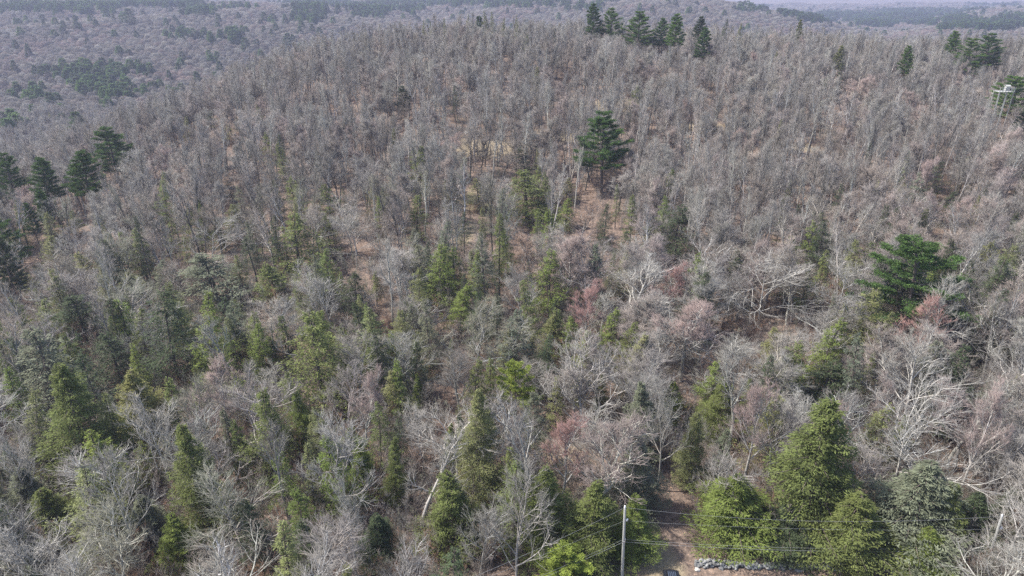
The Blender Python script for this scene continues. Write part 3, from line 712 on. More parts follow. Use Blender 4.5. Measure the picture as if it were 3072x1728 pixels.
def place_landmark(t):
    name, kind, vi, u, vt, vb, w, H, col, bk, label, phrase = t
    u = u + (u - CU) * (vb - vt) * .42 / (5400 - vt)      # the stem's top stands further out than its crown's middle
    if kind in ('hem', 'pine'): w = w * ((1.12 if w < 90 else 1.22) if kind == 'hem' else 1.1)
    if not H:
        H = 14
        for _ in range(3):
            x, y, m = solve(u, vt, H); c = cos(math.atan(tan_dep((vt + vb) / 2)))
            H = max(7, min(HMAX[kind], (vb - vt) * m / c / CROWN_FRAC[kind] * (1.35 if kind == 'hem' else 1)))
    x, y, m = solve(u, vt, H)
    if vt < 130:                                          # crest trees: on the near hilltop, as tall as the skyline shows them
        best = None
        for Y in range(262, 372, 6):
            xb, mb = ray_x(u, vt, Y); hb = CAM_H - Y * tan_dep(vt) - gz(xb, Y)
            if best is None or abs(hb - H) < abs(best[3] - H): best = (xb, Y, mb, hb)
        x, y, m, H = best[0], best[1], best[2], max(10, min(31, best[3]))
    if kind == 'hem' and vt > 1100: kind = 'hemn'
    if kind == 'hemn' and vb >= 1500 and vt >= 1150:      # its foot can be seen or guessed: stand it there
        xb, yb, mb = solve(u - (u - CU) * .03, vb, 0.0)
        hb = CAM_H - yb * tan_dep(vt) - gz(xb, yb)
        if 3.5 < hb < 21: x, y, m, H = xb, yb, mb, hb
    Wd = w * m * 1.05
    Wd = max(2.2, min(Wd, {'oak': 24}.get(kind, 15)))
    pal = LF if kind in ('hem', 'hemn', 'pine') else TW
    e = put_tree(name, kind, vi, x, y, H, Wd, jit(pal[col], .06), jit(BK[bk], .06))
    cat = {'pine_tree': 'pine', 'hemlock_tree': 'hemlock', 'red_maple_tree': 'maple', 'bare_tree': 'tree'}[name]
    grp = {'pine_tree': 'pines rising above the bare woods', 'hemlock_tree': 'hemlocks among the bare trees',
           'red_maple_tree': 'budding red maples', 'bare_tree': 'leafless trees of the wood'}[name]
    tag(e, label, cat, grp)
    placed.append(dict(x=x, y=y, H=H, W=Wd, u=u, vt=vt, vb=vb, w=w, phrase=phrase, kind=kind, name=name, label=label, obj=e))
for t in LM: place_landmark(t)
LBL = {p['label'] for p in placed}
nb = {}
for p in placed: nb[p['name']] = nb.get(p['name'], 0) + 1

DP = next(p for p in placed if 'lookout deck' in p['label'] and 'broad' in p['label'])
DECK_Y = DP['y'] - 9; DECK_X = ray_x(3016, 258, DECK_Y)[0]; DECK_M = ray_x(3016, 258, DECK_Y)[1]
DECK_H = CAM_H - DECK_Y * tan_dep(262) - gz(DECK_X, DECK_Y)
placed.append(dict(x=DECK_X, y=DECK_Y, H=DECK_H, W=7, u=3016, vt=250, vb=290, w=60, phrase=None, kind='pine', name='deck', label='', obj=None))
for pu, pt, pb_, pw in ((1885, 1525, 1728, 40), (3012, 1550, 1640, 60)):      # keep the poles in view
    q = solve(pu, pt, 10 if pu < 2000 else 8.2)
    placed.append(dict(x=q[0], y=q[1], H=9, W=.5, u=pu, vt=pt, vb=pb_, w=pw, phrase=None, kind='pine', name='pole', label='', obj=None))
# ------------------------------------------------------------------ the woods: every other tree of the near hill
def hides(us, vt, vbase, w, y):
    """does a tree there stand in front of a landmark's visible crown?"""
    for p in placed:
        if p['y'] <= y: continue
        if abs(us - p['u']) < (w * .46 + p['w'] * (.42 if p['kind'] != 'pine' else .55)) and vt < p['vt'] + (p['vb'] - p['vt']) * (.92 if p['kind'] in ('hem', 'hemn', 'pine') else .55) and vbase > p['vt']: return True
    return False
PX = np.array([p['x'] for p in placed]); PY = np.array([p['y'] for p in placed]); PW = np.array([p['W'] for p in placed])
POLE1 = solve(1885, 1530, 10.8)[:2]; POLE2 = solve(3015, 1555, 8.2)[:2]
def open_ground(x, y):
    """open strip along the lane, around the pole and the wall"""
    if -3 < x < 50 and y < 57.5: return True
    if 1 < x < 24 and y < 62: return True
    if 16.5 < x < 22.5 and y < 77: return True
    if 16 < x < 50 and y < 64: return True
    return False
cand = []
yy = 36.0
while yy < 560:
    sp = 4.2 if yy < 150 else 4.5
    lim_ = 1.2 * 60 if yy < 60 else yy * max(.9, 1.2 - (yy - 60) * .004)
    for xx in np.arange(-lim_, lim_, sp):
        x = xx + RNG.uniform(-.75, .75) * sp; y = yy + RNG.uniform(-.75, .75) * sp
        cand.append((x, y))
    yy += sp
cand = np.array(cand)
cz = ground(cand[:, 0], cand[:, 1])
# sight lines over the near hill: drop what the crest hides from here and from a step aside
def hidden_mask(x, y, ztop, margin):
    a = x / np.maximum(y, 1); out = np.zeros(len(x), bool)
    ks = np.linspace(.15, .97, 26)
    el = (ztop + margin - CAM_H) / y
    for k in ks:
        zk = ground(x * k, y * k) + 9
        out |= ((zk - CAM_H) / (y * k) > el)
    return out
hid = hidden_mask(cand[:, 0], cand[:, 1], cz + 17, 1.5)
near_pts, all_rows = [], []
def vnoise(x, y, s, seed):
    r = np.random.default_rng(seed); G = r.uniform(0, 1, (64, 64))
    X = (x / s) % 64; Y = (y / s) % 64; i = X.astype(int) % 64; j = Y.astype(int) % 64; di = X - X.astype(int); dj = Y - Y.astype(int)
    di = di * di * (3 - 2 * di); dj = dj * dj * (3 - 2 * dj); i1 = (i + 1) % 64; j1 = (j + 1) % 64
    return G[i, j] * (1 - di) * (1 - dj) + G[i1, j] * di * (1 - dj) + G[i, j1] * (1 - di) * dj + G[i1, j1] * di * dj
cnz = vnoise(cand[:, 0], cand[:, 1], 9, 21); hnz = vnoise(cand[:, 0], cand[:, 1], 24, 22); tnz = vnoise(cand[:, 0], cand[:, 1], 30, 23)
for i, (x, y) in enumerate(cand):
    if hid[i] or open_ground(x, y): continue
    if np.any(np.hypot(PX - x, PY - y) < 1.6 + PW * .16): continue
    sk = False
    for (cx, cy_, rx, ry) in GRASS_SPOTS:
        if ((x - cx) / rx) ** 2 + ((y - cy_) / ry) ** 2 < 1 and RNG.uniform() < .5: sk = True
    cl = cnz[i]
    if sk or RNG.uniform() < .04 + .5 * (cl < .3): continue
    u0, v0, k0 = project(x, y, cz[i])
    if u0 < -260 or u0 > CU * 2 + 260: continue
    r = RNG.uniform()
    low = max(0, 1 - max(0, y - 110) / 90)             # 1 near the lane, 0 on the upper slope
    left = 1 if x / max(y, 60) < .1 else .45
    if r < .56 * low * left + (.05 if y < 200 else .012): kind = 'hem'
    elif r < .24 + .26 * low: kind = 'maple'
    elif r < .42 + .36 * low: kind = 'broad'
    elif r < .47 + .43 * low: kind = 'vase'
    else: kind = 'tall'
    vi = int(RNG.integers(0, 20))
    H = {'hem': RNG.uniform(9, 16), 'maple': RNG.uniform(12, 16), 'broad': RNG.uniform(12.5, 16.5), 'vase': RNG.uniform(10, 14), 'tall': RNG.uniform(15.5, 20.5)}[kind]
    Wd = {'hem': H * RNG.uniform(.33, .5), 'maple': RNG.uniform(7, 10), 'broad': RNG.uniform(9, 12.5), 'vase': RNG.uniform(8, 11), 'tall': RNG.uniform(5, 8)}[kind]
    if y > 140: Wd *= .86
    H *= .84 + .3 * hnz[i]; Wd *= RNG.uniform(.85, 1.2)
    ut, vt, kt = project(x, y, cz[i] + H)
    if v0 < -5 or vt > 1790: continue
    if hides(ut, vt, v0, Wd * kt, y): 
        continue
    if kind == 'hem':
        tint = jit(LF[random.choice(['hem', 'dark', 'silver', 'olive', 'olive', 'bright'])], .2); bark = BK['grey']; cn = 'x'
    else:
        if kind == 'maple': cn = random.choice(['pink', 'pink', 'grey', 'grey', 'rose' if RNG.uniform() < .3 else 'pink'])
        else: cn = random.choice(['grey', 'grey', 'brown', 'pale', 'olive' if x < 0 and y < 170 else 'grey'])
        tint = jit(TW[cn], .12); tint = [q * (.82 + .36 * tnz[i]) for q in tint]
        bn = random.choice(['grey', 'pale', 'pale', 'dark', 'dark'] if y > 150 else ['grey', 'pale', 'pale', 'pale', 'dark' if y > 140 else 'grey', 'white' if (RNG.uniform() < .35 and y < 200) else 'grey'])
        bark = jit(BK[bn], .18)
    all_rows.append(dict(kind=kind, vi=vi, x=float(x), y=float(y), z=float(cz[i]), H=float(H), W=float(Wd), tint=tint, bark=bark, cn=cn, bn=('grey' if kind == 'hem' else bn), u=float(ut), v=float(vt + (v0 - vt) * .3), size=float(H * Wd * kt * kt), inview=bool(-40 < ut < 3112 and vt < 1728 and v0 > 0)))
bares = [r for r in all_rows if r['kind'] != 'hem']; hems = [r for r in all_rows if r['kind'] == 'hem']
bares.sort(key=lambda r: -(r['size'] * r['inview'])); hems.sort(key=lambda r: -(r['size'] * r['inview']))
n_mp = 70
ORD = ['', 'second ', 'third ', 'fourth ', 'fifth ', 'sixth ', 'seventh ', 'eighth ', 'ninth ', 'tenth ', 'eleventh ', 'twelfth ', 'thirteenth ', 'fourteenth ', 'fifteenth ', 'sixteenth ']
refs = [p for p in placed if p['phrase']]
def auto_label(rows, noun):
    buckets = {}
    for r in rows:
        best = min(refs, key=lambda p: (r['u'] - p['u']) ** 2 + 1.6 * (r['v'] - (p['vt'] * .6 + p['vb'] * .4)) ** 2)
        du = r['u'] - best['u']; dv = r['v'] - (best['vt'] * .6 + best['vb'] * .4)
        rel = ('left of' if du < 0 else 'right of') if abs(du) > abs(dv) else ('behind' if dv < 0 else 'in front of')
        buckets.setdefault((best['phrase'], rel, r['adj']), []).append((abs(du) + abs(dv), r))
    for (ph, rel, adj), L in buckets.items():
        L.sort(key=lambda q: q[0])
        for k, (_, r) in enumerate(L):
            o = ORD[min(k, 15)]
            near = '' if len(L) == 1 else ('nearest ' if k == 0 else o + 'nearest ')
            r['label'] = f"{near}{adj} {noun} {rel} {ph}"
SH = {'tall': 'slender', 'broad': 'wide-crowned', 'maple': 'rounded', 'vase': 'fan-shaped'}
TN = {'grey': 'grey', 'brown': 'brownish', 'pale': 'pale', 'olive': 'olive-grey', 'pink': 'pinkish', 'rose': 'reddish'}
NB = 298 - nb.get('bare_tree', 0)
ind = [r for r in bares if r['inview']][:NB]
ids = {id(r) for r in ind}
for r in ind: r['adj'] = f"{TN[r['cn']]} {SH[r['kind']]}"
auto_label(ind, 'bare tree')
hin = [r for r in hems if r['inview']][:298 - nb.get('hemlock_tree', 0)]
hid_ = {id(r) for r in hin}
for r in hin: r['adj'] = 'small' if r['H'] < 9 else 'mid-sized'
auto_label(hin, 'shaded hemlock')
for r in ind:
    e = put_tree('bare_tree', r['kind'], r['vi'], r['x'], r['y'], r['H'], r['W'], r['tint'], r['bark'], z=r['z'])
    tag(e, r['label'], 'tree', 'leafless trees of the wood')
for r in hin:
    e = put_tree('hemlock_tree', 'hem', r['vi'], r['x'], r['y'], r['H'], r['W'], r['tint'], r['bark'], z=r['z'])
    tag(e, r['label'], 'hemlock', 'hemlocks among the bare trees')

# ------------------------------------------------------------------ masses nobody could count: instanced over points
def mass(name, pts, rows, sources, label):
    """rows: dict of per-point arrays (idx, rot, sx, sz, tint, bark); sources: list of lists of meshes instanced together"""
    me = bpy.data.meshes.new(name); me.vertices.add(len(pts)); me.vertices.foreach_set('co', np.asarray(pts, np.float32).ravel())
    def at(n, t, arr, key):
        a = me.attributes.new(n, t, 'POINT'); a.data.foreach_set(key, np.asarray(arr).ravel())
    at('idx', 'INT', rows['idx'].astype(np.int32), 'value')
    rot = np.zeros((len(pts), 3), np.float32); rot[:, 2] = rows['rot']; at('rot', 'FLOAT_VECTOR', rot, 'vector')
    sc = np.stack([rows['sx'], rows['sx'], rows['sz']], 1).astype(np.float32); at('scl', 'FLOAT_VECTOR', sc, 'vector')
    c4 = np.ones((len(pts), 4), np.float32); c4[:, :3] = rows['tint']; at('tint', 'FLOAT_COLOR', c4, 'color')
    c4 = np.ones((len(pts), 4), np.float32); c4[:, :3] = rows['bark']; at('bark', 'FLOAT_COLOR', c4, 'color')
    o = link(name, me); tag(o, label, kind='stuff')
    g = bpy.data.node_groups.new(name, 'GeometryNodeTree')
    g.interface.new_socket('Geometry', in_out='INPUT', socket_type='NodeSocketGeometry')
    g.interface.new_socket('Geometry', in_out='OUTPUT', socket_type='NodeSocketGeometry')
    n, l = g.nodes, g.links
    gi = n.new('NodeGroupInput'); go = n.new('NodeGroupOutput')
    ar = n.new('GeometryNodeInputNamedAttribute'); ar.data_type = 'FLOAT_VECTOR'; ar.inputs[0].default_value = 'rot'
    as_ = n.new('GeometryNodeInputNamedAttribute'); as_.data_type = 'FLOAT_VECTOR'; as_.inputs[0].default_value = 'scl'
    ai = n.new('GeometryNodeInputNamedAttribute'); ai.data_type = 'INT'; ai.inputs[0].default_value = 'idx'
    jn = n.new('GeometryNodeJoinGeometry')
    for k, ms in enumerate(sources):
        cmp_ = n.new('FunctionNodeCompare'); cmp_.data_type = 'INT'; cmp_.operation = 'EQUAL'
        l.new([s for s in ai.outputs if s.enabled][0], [s for s in cmp_.inputs if s.enabled][0])
        [s for s in cmp_.inputs if s.enabled][1].default_value = k
        for so in ms:
            oi = n.new('GeometryNodeObjectInfo'); oi.transform_space = 'ORIGINAL'; oi.inputs['Object'].default_value = so
            oi.inputs['As Instance'].default_value = True
            ip = n.new('GeometryNodeInstanceOnPoints')
            l.new(gi.outputs[0], ip.inputs['Points']); l.new(cmp_.outputs[0], ip.inputs['Selection'])
            l.new(oi.outputs['Geometry'], ip.inputs['Instance'])
            e2r = n.new('FunctionNodeEulerToRotation')
            l.new([s for s in ar.outputs if s.enabled][0], e2r.inputs[0]); l.new(e2r.outputs[0], ip.inputs['Rotation'])
            l.new([s for s in as_.outputs if s.enabled][0], ip.inputs['Scale'])
            l.new(ip.outputs[0], jn.inputs[0])
    l.new(jn.outputs[0], go.inputs[0])
    md = o.modifiers.new('scatter', 'NODES'); md.node_group = g
    return o
def holder(me):      # source object for instances, kept out of the scene
    return bpy.data.objects.new(me.name, me)
SRC = {k: [[holder(t), holder(c)] for t, c in V[k]] for k in V}
def mass_trees(name, rows, label):
    srcs = []; off = {}
    for k in V: off[k] = len(srcs); srcs += SRC[k]
    idx = np.array([off[r['kind']] + r['vi'] % len(V[r['kind']]) for r in rows])
    d = dict(idx=idx, rot=RNG.uniform(0, 6.28, len(rows)), sx=np.array([r['W'] / REFW[r['kind']] for r in rows]),
             sz=np.array([r['H'] / REFH[r['kind']] for r in rows]), tint=np.array([r['tint'] for r in rows]), bark=np.array([r['bark'] for r in rows]))
    return mass(name, [(r['x'], r['y'], r['z']) for r in rows], d, srcs, label)
rest = [r for r in bares if id(r) not in ids] + [r for r in hems if id(r) not in hid_]

mass_trees('bare_forest', rest, 'leafless grey woods covering the upper slope of the hill')

# undergrowth
n_u = 24000
y = 38 + (330 - 38) * RNG.uniform(0, 1, n_u) ** .9; a = RNG.uniform(-1.05, 1.05, n_u); x = a * np.maximum(y, 60)
keep = np.array([not open_ground(q, w) for q, w in zip(x, y)])
for (cx, cy_, rx, ry) in GRASS_SPOTS: keep &= ~((((x - cx) / rx) ** 2 + ((y - cy_) / ry) ** 2 < 1) & (RNG.uniform(0, 1, n_u) < .8))
keep &= (y < 150) | (RNG.uniform(0, 1, n_u) < .5)
x, y = x[keep], y[keep]; z = ground(x, y)
keep = ~hidden_mask(x, y, z + 6, 2); x, y, z = x[keep], y[keep], z[keep]; n_u = len(x)
cols = np.array([TW['brown'], TW['pink'], TW['grey'], TW['olive'], (.2, .12, .08)])[RNG.integers(0, 5, n_u)] * RNG.uniform(.75, 1.15, (n_u, 1))
sz = RNG.uniform(.35, 1.1, n_u)
mass('undergrowth', np.stack([x, y, z], 1), dict(idx=RNG.integers(0, len(SAP), n_u), rot=RNG.uniform(0, 6.28, n_u), sx=sz, sz=sz, tint=cols, bark=cols), [[holder(m)] for m in SAP],
     'thin brown brush and saplings between the tree trunks')

# far woods
def far_points(y0, y1, cell):
    P = []
    yy = y0
    while yy < y1:
        c = cell * max(1, yy / 1000)
        xs = np.arange(-.84 * yy, .84 * yy, c)
        P.append(np.stack([xs + RNG.uniform(-.5, .5, len(xs)) * c, yy + RNG.uniform(-.5, .5, len(xs)) * c], 1)); yy += c
    P = np.concatenate(P); z = ground(P[:, 0], P[:, 1])
    k = ~hidden_mask(P[:, 0], P[:, 1], z + 15, 6)
    u, v, _ = project(P[:, 0], P[:, 1], z + 14)
    k &= (u > -150) & (u < 3222) & (v > -25)
    return P[k], z[k], u[k], v[k]
P, z, u, v = far_points(440, 3600, 7.2)
n = len(P); print('far trees', n)
def vnoise(x, y, s, seed):
    r = np.random.default_rng(seed); G = r.uniform(0, 1, (64, 64))
    X = (x / s) % 64; Y = (y / s) % 64; i = X.astype(int) % 64; j = Y.astype(int) % 64; di = X - X.astype(int); dj = Y - Y.astype(int)
    di = di * di * (3 - 2 * di); dj = dj * dj * (3 - 2 * dj); i1 = (i + 1) % 64; j1 = (j + 1) % 64
    return G[i, j] * (1 - di) * (1 - dj) + G[i1, j] * di * (1 - dj) + G[i, j1] * (1 - di) * dj + G[i1, j1] * di * dj
# where evergreens stand on the far slopes, as seen: (u, v, ru, rv, density)
PATCH = [(290, 232, 75, 45, .8), (340, 265, 45, 40, .7), (150, 212, 70, 16, .6), (60, 270, 90, 14, .35), (100, 285, 60, 18, .3), (50, 370, 50, 14, .6), (420, 205, 45, 14, .6), (480, 262, 60, 10, .3),
         (150, 20, 190, 12, .8), (270, 32, 60, 12, .6), (420, 12, 200, 7, .75), (600, 25, 50, 14, .6), (700, 18, 60, 6, .4), (700, 104, 40, 12, .7), (620, 108, 20, 8, .5), (560, 100, 70, 12, .3), (930, 35, 45, 24, .8),
         (1120, 34, 55, 14, .85), (1150, 16, 130, 10, .6), (1300, 5, 200, 6, .8), (960, 5, 100, 6, .8), (1500, 8, 250, 10, .35), (1230, 25, 40, 8, .5), (1750, 18, 100, 14, .25), (220, 365, 22, 8, .0),
         (2450, 55, 60, 9, .75), (2560, 48, 130, 14, .8), (2700, 40, 150, 12, .8), (2640, 68, 60, 8, .85), (2760, 62, 60, 10, .5), (2850, 30, 90, 8, .5), (2950, 72, 120, 16, .85), (3050, 60, 60, 16, .6), (2870, 56, 60, 10, .5), (2980, 12, 90, 5, .35),
         (2250, 22, 60, 12, .25), (2380, 40, 60, 6, .5), (860, 60, 90, 8, .15)]
pc = np.full(n, .012)
for (cu, cv, ru, rv, dn) in PATCH:
    r = ((u - cu) / ru) ** 2 + ((v - cv) / rv) ** 2 + (vnoise(P[:, 0], P[:, 1], 22, 5) - .5) * 1.6
    pc = np.maximum(pc, dn * np.clip(1.5 - r, 0, 1))
iscon = RNG.uniform(0, 1, n) < pc
scale_extra = np.maximum(1, P[:, 1] / 1000) ** .9
# the individual far conifers, picked by how large they show
ci = np.where(iscon)[0]; ci = ci[np.argsort(P[ci, 1])]
vis = ci[(u[ci] > 0) & (u[ci] < 3072) & (v[ci] > 0)]
NP = 298 - nb.get('pine_tree', 0) - 53
solo = vis[:NP]; solo_set = np.zeros(n, bool); solo_set[solo] = True
AREA = [(0, 130, 150, 330, 'in the thin evergreen patch by the upper left edge'), (130, 230, 150, 225, 'in the upper arm of the valley evergreen patch'), (130, 250, 225, 330, 'at the left flank of the valley evergreen patch'), (230, 340, 150, 225, 'at the top of the valley evergreen patch'), (250, 330, 225, 330, 'in the heart of the valley evergreen patch'), (330, 560, 150, 330, 'at the right flank of the valley evergreen patch'), (0, 700, 330, 900, 'in the grey valley hollow at the left edge'),
        (0, 760, 0, 60, 'on the far ridge at the upper left corner'), (560, 1100, 60, 160, 'on the far slope left of the hilltop'),
        (760, 1700, 0, 60, 'on the far slope behind the rounded hilltop'), (0, 760, 60, 150, 'scattered over the far slope at upper left'),
        (1700, 2300, 0, 120, 'on the descending ridge behind the crest pines'), (2300, 3100, 0, 160, 'in the hazy green belt at upper right')]
for k in solo:
    g = FARC[int(RNG.integers(0, 3))]
    H = RNG.uniform(16, 22); o = link('pine_tree', g)
    o.location = (P[k, 0], P[k, 1], z[k]); s = H / 17 * RNG.uniform(1.1, 1.6); o.scale = (s, s, H / 17); o.rotation_euler[2] = RNG.uniform(0, 6.28)
    c = jit(LF[random.choice(['pine', 'dark', 'pine', 'pineb'])], .15); o['tint'] = [float(q) for q in c]; o['bark'] = [float(q) for q in BK['grey']]
    lab = 'among the bare woods of the far grey valley'
    for (u0, u1, v0, v1, tx) in AREA:
        if u0 <= u[k] < u1 and v0 <= v[k] < v1: lab = tx; break
    tag(o, 'small dark distant conifer ' + lab, 'conifer', 'distant conifers ' + lab)
FARPINES = [(55,67,18),(127,61,9),(186,76,19),(225,72,19),(238,74,9),(285,70,18),(322,46,15),(337,45,8),(382,45,30),(511,27,14),(531,62,10),(653,56,19),(714,46,14),(545,22,25),(600,30,22),(618,30,20),
 (700,104,28),(660,104,24),(733,128,26),(407,103,16),(42,131,18),(78,139,14),(36,192,18),(100,208,20),(143,298,32),(276,247,32),(224,365,44),(504,218,12),(530,194,12),(587,230,24),(656,197,20),
 (790,49,20),(820,54,18),(790,86,14),(826,85,20),(813,95,14),(860,116,28),(877,116,18),(898,91,18),(935,84,16),(957,95,20),(1012,27,18),(1038,30,13),(1217,21,18),(1245,13,12),(1242,46,16),(1342,25,10),(1396,30,12),(1437,9,18),(1489,10,16),(1522,31,12),(974,48,16),(944,50,22)]
FR = {}
for (fu, fv, fw) in FARPINES:
    if fu < 760 and fv < 60: ar = 'along the far ridge at upper left'
    elif fu < 760 and fv < 160: ar = 'over the far grey slope at upper left'
    elif fu < 760: ar = 'in the grey valley at left'
    elif fu < 1000: ar = 'on the far slope left of the hilltop'
    else: ar = 'on the far slope right behind the hilltop'
    FR.setdefault(ar, []).append((fu, fv, fw))
for ar, L in FR.items():
    for k, (fu, fv, fw) in enumerate(sorted(L)):
        h_ = 24
        for _ in range(2):
            fx, fy, fm = solve(fu, fv - fw * .7, h_, y0=400); h_ = max(21, min(30, fw * fm * 2.4))
        o = link('pine_tree', FARC[1 if fw > 13 else 2]); o.location = (fx, fy, gz(fx, fy)); s = max(fw * fm / 5.6, 1.0); o.scale = (s, s, h_ / 17); o.rotation_euler[2] = k * 1.3
        c = LF['pineb'] if fw == 44 else LF['pine']; o['tint'] = [q * .62 for q in c]; o['bark'] = [float(q) for q in BK['grey']]
        kth = ['first', 'second', 'third', 'fourth', 'fifth', 'sixth', 'seventh', 'eighth', 'ninth', 'tenth', 'eleventh', 'twelfth', 'thirteenth', 'fourteenth', 'fifteenth', 'sixteenth', 'seventeenth'][k]
        tag(o, f'{kth} from the left of single pines {ar}', 'pine', 'single dark pines ' + ar)
m = iscon & ~solo_set
def rows_for(mask, con):
    q = np.where(mask)[0]; k = len(q)
    if con: base = np.array([LF['pine'], LF['dark'], LF['pineb']])[RNG.integers(0, 3, k)] * RNG.uniform(.75, 1.15, (k, 1)); bk = np.tile(BK['grey'], (k, 1)); ns = 3
    else:
        cl = np.array([TW['grey'], TW['brown'], TW['pale'], TW['pink'], (.20, .185, .155), (.17, .155, .145), TW['rose']]) * .70
        ch = RNG.choice(7, k, p=[.27, .2, .15, .15, .12, .08, .03])
        pk = vnoise(P[q, 0], P[q, 1], 60, 9) > .72; ch = np.where(pk & (RNG.uniform(0, 1, k) < .4), 6, ch)
        base = cl[ch] * RNG.uniform(.8, 1.2, (k, 1)); bk = np.tile(BK['grey'], (k, 1)); ns = 4
    s = RNG.uniform(.8, 1.15, k) * scale_extra[q] ** .6
    return np.stack([P[q, 0], P[q, 1], z[q]], 1), dict(idx=RNG.integers(0, ns, k), rot=RNG.uniform(0, 6.28, k), sx=s * (1 if not con else 1.6), sz=RNG.uniform(.85, 1.1, k) * (1.25 if con else 1), tint=base, bark=bk)
pts, rw = rows_for(m, True)
mass('conifer_forest', pts, rw, [[holder(q)] for q in FARC], 'evergreen woods on the hazy far ridges')
pts, rw = rows_for(~iscon, False)
mass('far_bare_forest', pts, rw, [[holder(q)] for q in FARB], 'purple-grey leafless woods over the far valley and hills')
# ------------------------------------------------------------------ lane side: poles, wires, stone wall, vehicle, deck, logs
M['polewood'] = plain('weathered_pole', (.33, .33, .31), .85, noise=.2, scale=3)
M['white'] = plain('white_porcelain', (.8, .8, .8), .35, noise=.04)
M['metal'] = plain('galvanised', (.45, .46, .47), .45, .7)
M['wire'] = plain('cable', (.34, .35, .36), .5, .2, noise=.1)
def rev(name, prof, mat, k=12, parent=None):
    P = []; F = []
    for r, zz in prof:
        for i in range(k): P.append((r * cos(2 * pi * i / k), r * sin(2 * pi * i / k), zz))
    for j in range(len(prof) - 1):
        for i in range(k): F.append((j * k + i, j * k + (i + 1) % k, (j + 1) * k + (i + 1) % k, (j + 1) * k + i))
    F.append(tuple(range(k))[::-1]); F.append(tuple(range((len(prof) - 1) * k, len(prof) * k)))
    me = bpy.data.meshes.new(name); me.from_pydata(P, [], F); me.materials.append(mat); me.update()
    for p in me.polygons: p.use_smooth = len(p.vertices) == 4
    return link(name, me, parent)
def tubeline(name, pts, r, mat, parent=None, k=5):
    pts = [np.array(p, float) for p in pts]
    return link(name, mesh(name, [tubes(pts[:-1], pts[1:], [r] * (len(pts) - 1), [r] * (len(pts) - 1), k) + (0,)], [mat]), parent)
def pole(xy, h, lean, label):
    e = link('utility_pole', None); e.location = (xy[0], xy[1], gz(*xy)); e.rotation_euler = (0, lean, 0)
    tag(e, label, 'utility pole', 'utility poles along the lane')
    rev('pole_shaft', [(.19, -.4), (.185, .5), (.16, h * .5), (.13, h - .05), (.10, h)], M['polewood'], 14, e)
    prof = [(.03, 0), (.03, .1), (.1, .12), (.12, .2), (.06, .24), (.1, .28), (.09, .36), (.04, .42), (.01, .44)]
    a = rev('insulator', prof, M['white'], 10, e); a.location = (0, 0, h)
    b = rev('insulator', prof, M['white'], 10, e); b.location = (.16, -.05, h - 1.75); b.rotation_euler = (0, .5, 0)
    link('bracket', boxes('bracket', [((0, -.17, h - 4.6), (.34, .1, .12), 0, 0), ((.14, -.1, h - 4.3), (.1, .2, .3), 0, 0)], [M['metal']]), e)
    return e
pa = pole(POLE1, 10.8, -.035, 'grey wooden utility pole with white insulators in the middle of the lane side')
pb = pole(POLE2, 8.2, -.05, 'grey utility pole behind the pale gnarled tree at the lower right corner')
bpy.context.view_layer.update()
def att(o, hz): return np.array(o.matrix_world @ Vector((0, 0, hz)))
def sagw(a, b, sag, n=22):
    return [a + (b - a) * t + np.array([0, 0, -4 * sag * t * (1 - t)]) for t in np.linspace(0, 1, n)]
left_end = np.array([-30, 38, gz(-30, 44)], float)
right_end = POLE2[0] + 34, POLE2[1] + 2
for hz, lsag, rsag, side, r in ((10.95, 1.6, 1.3, 'topmost', .009), (9.1, .5, .6, 'second', .007), (6.4, .7, .7, 'third', .009), (6.05, .8, .75, 'lowest', .012)):
    A = att(pa, hz); B = att(pb, hz - 2.6)
    g_ = 'overhead wires along the lane'
    tag(tubeline('power_line', sagw(A, B, rsag), r, M['wire']), f'{side} thin wire spanning between the two utility poles', 'wire', g_)
    Lp = np.array([left_end[0], left_end[1], left_end[2] + hz - 1.0])
    tag(tubeline('power_line', sagw(A, Lp, lsag), r, M['wire']), f'{side} wire running down left from the middle utility pole', 'wire', g_)
    Rp = np.array([right_end[0], right_end[1], gz(*right_end) + hz - 2.6])
    tag(tubeline('power_line', sagw(B, Rp, 1.0), r, M['wire']), f'{side} wire leaving the right utility pole toward the right edge', 'wire', g_)
# short leaning stake with a white cap guard
sx_, sy_ = solve(1934, 1676, 0)[:2]
e = link('marker_stake', None); e.location = (sx_, sy_, gz(sx_, sy_)); tag(e, 'short brown leaning stake with white guard right of the middle pole', 'stake')
tubeline('stake', [(0, 0, -.1), (.02, .1, .7), (.09, .25, 1.7)], .035, M['conbark'], e, 6)
rev('guard', [(.07, 0), (.11, .05), (.11, .35), (.06, .42)], M['white'], 8, e)

# stone wall
M['stone'] = None
def stone_mat():
    m, n, l, b = mat_new('stone')
    oi = n.new('ShaderNodeObjectInfo'); tc = n.new('ShaderNodeTexCoord'); t = n.new('ShaderNodeTexNoise'); t.inputs['Scale'].default_value = 3; t.inputs['Detail'].default_value = 6
    l.new(tc.outputs['Object'], t.inputs['Vector'])
    r = n.new('ShaderNodeValToRGB'); r.color_ramp.elements[0].color = (.14, .14, .14, 1); r.color_ramp.elements[1].color = (.30, .30, .29, 1)
    r.color_ramp.elements[0].position = .3; r.color_ramp.elements[1].position = .75
    ad = n.new('ShaderNodeMath'); ad.operation = 'MULTIPLY_ADD'; ad.inputs[1].default_value = .45; l.new(oi.outputs['Random'], ad.inputs[0]); 
    sb = n.new('ShaderNodeMath'); sb.operation = 'SUBTRACT'; sb.inputs[1].default_value = .22; l.new(t.outputs['Fac'], sb.inputs[0]); l.new(sb.outputs[0], ad.inputs[2])
    l.new(ad.outputs[0], r.inputs['Fac']); l.new(r.outputs[0], b.inputs['Base Color'])
    return m
M['stone'] = stone_mat()
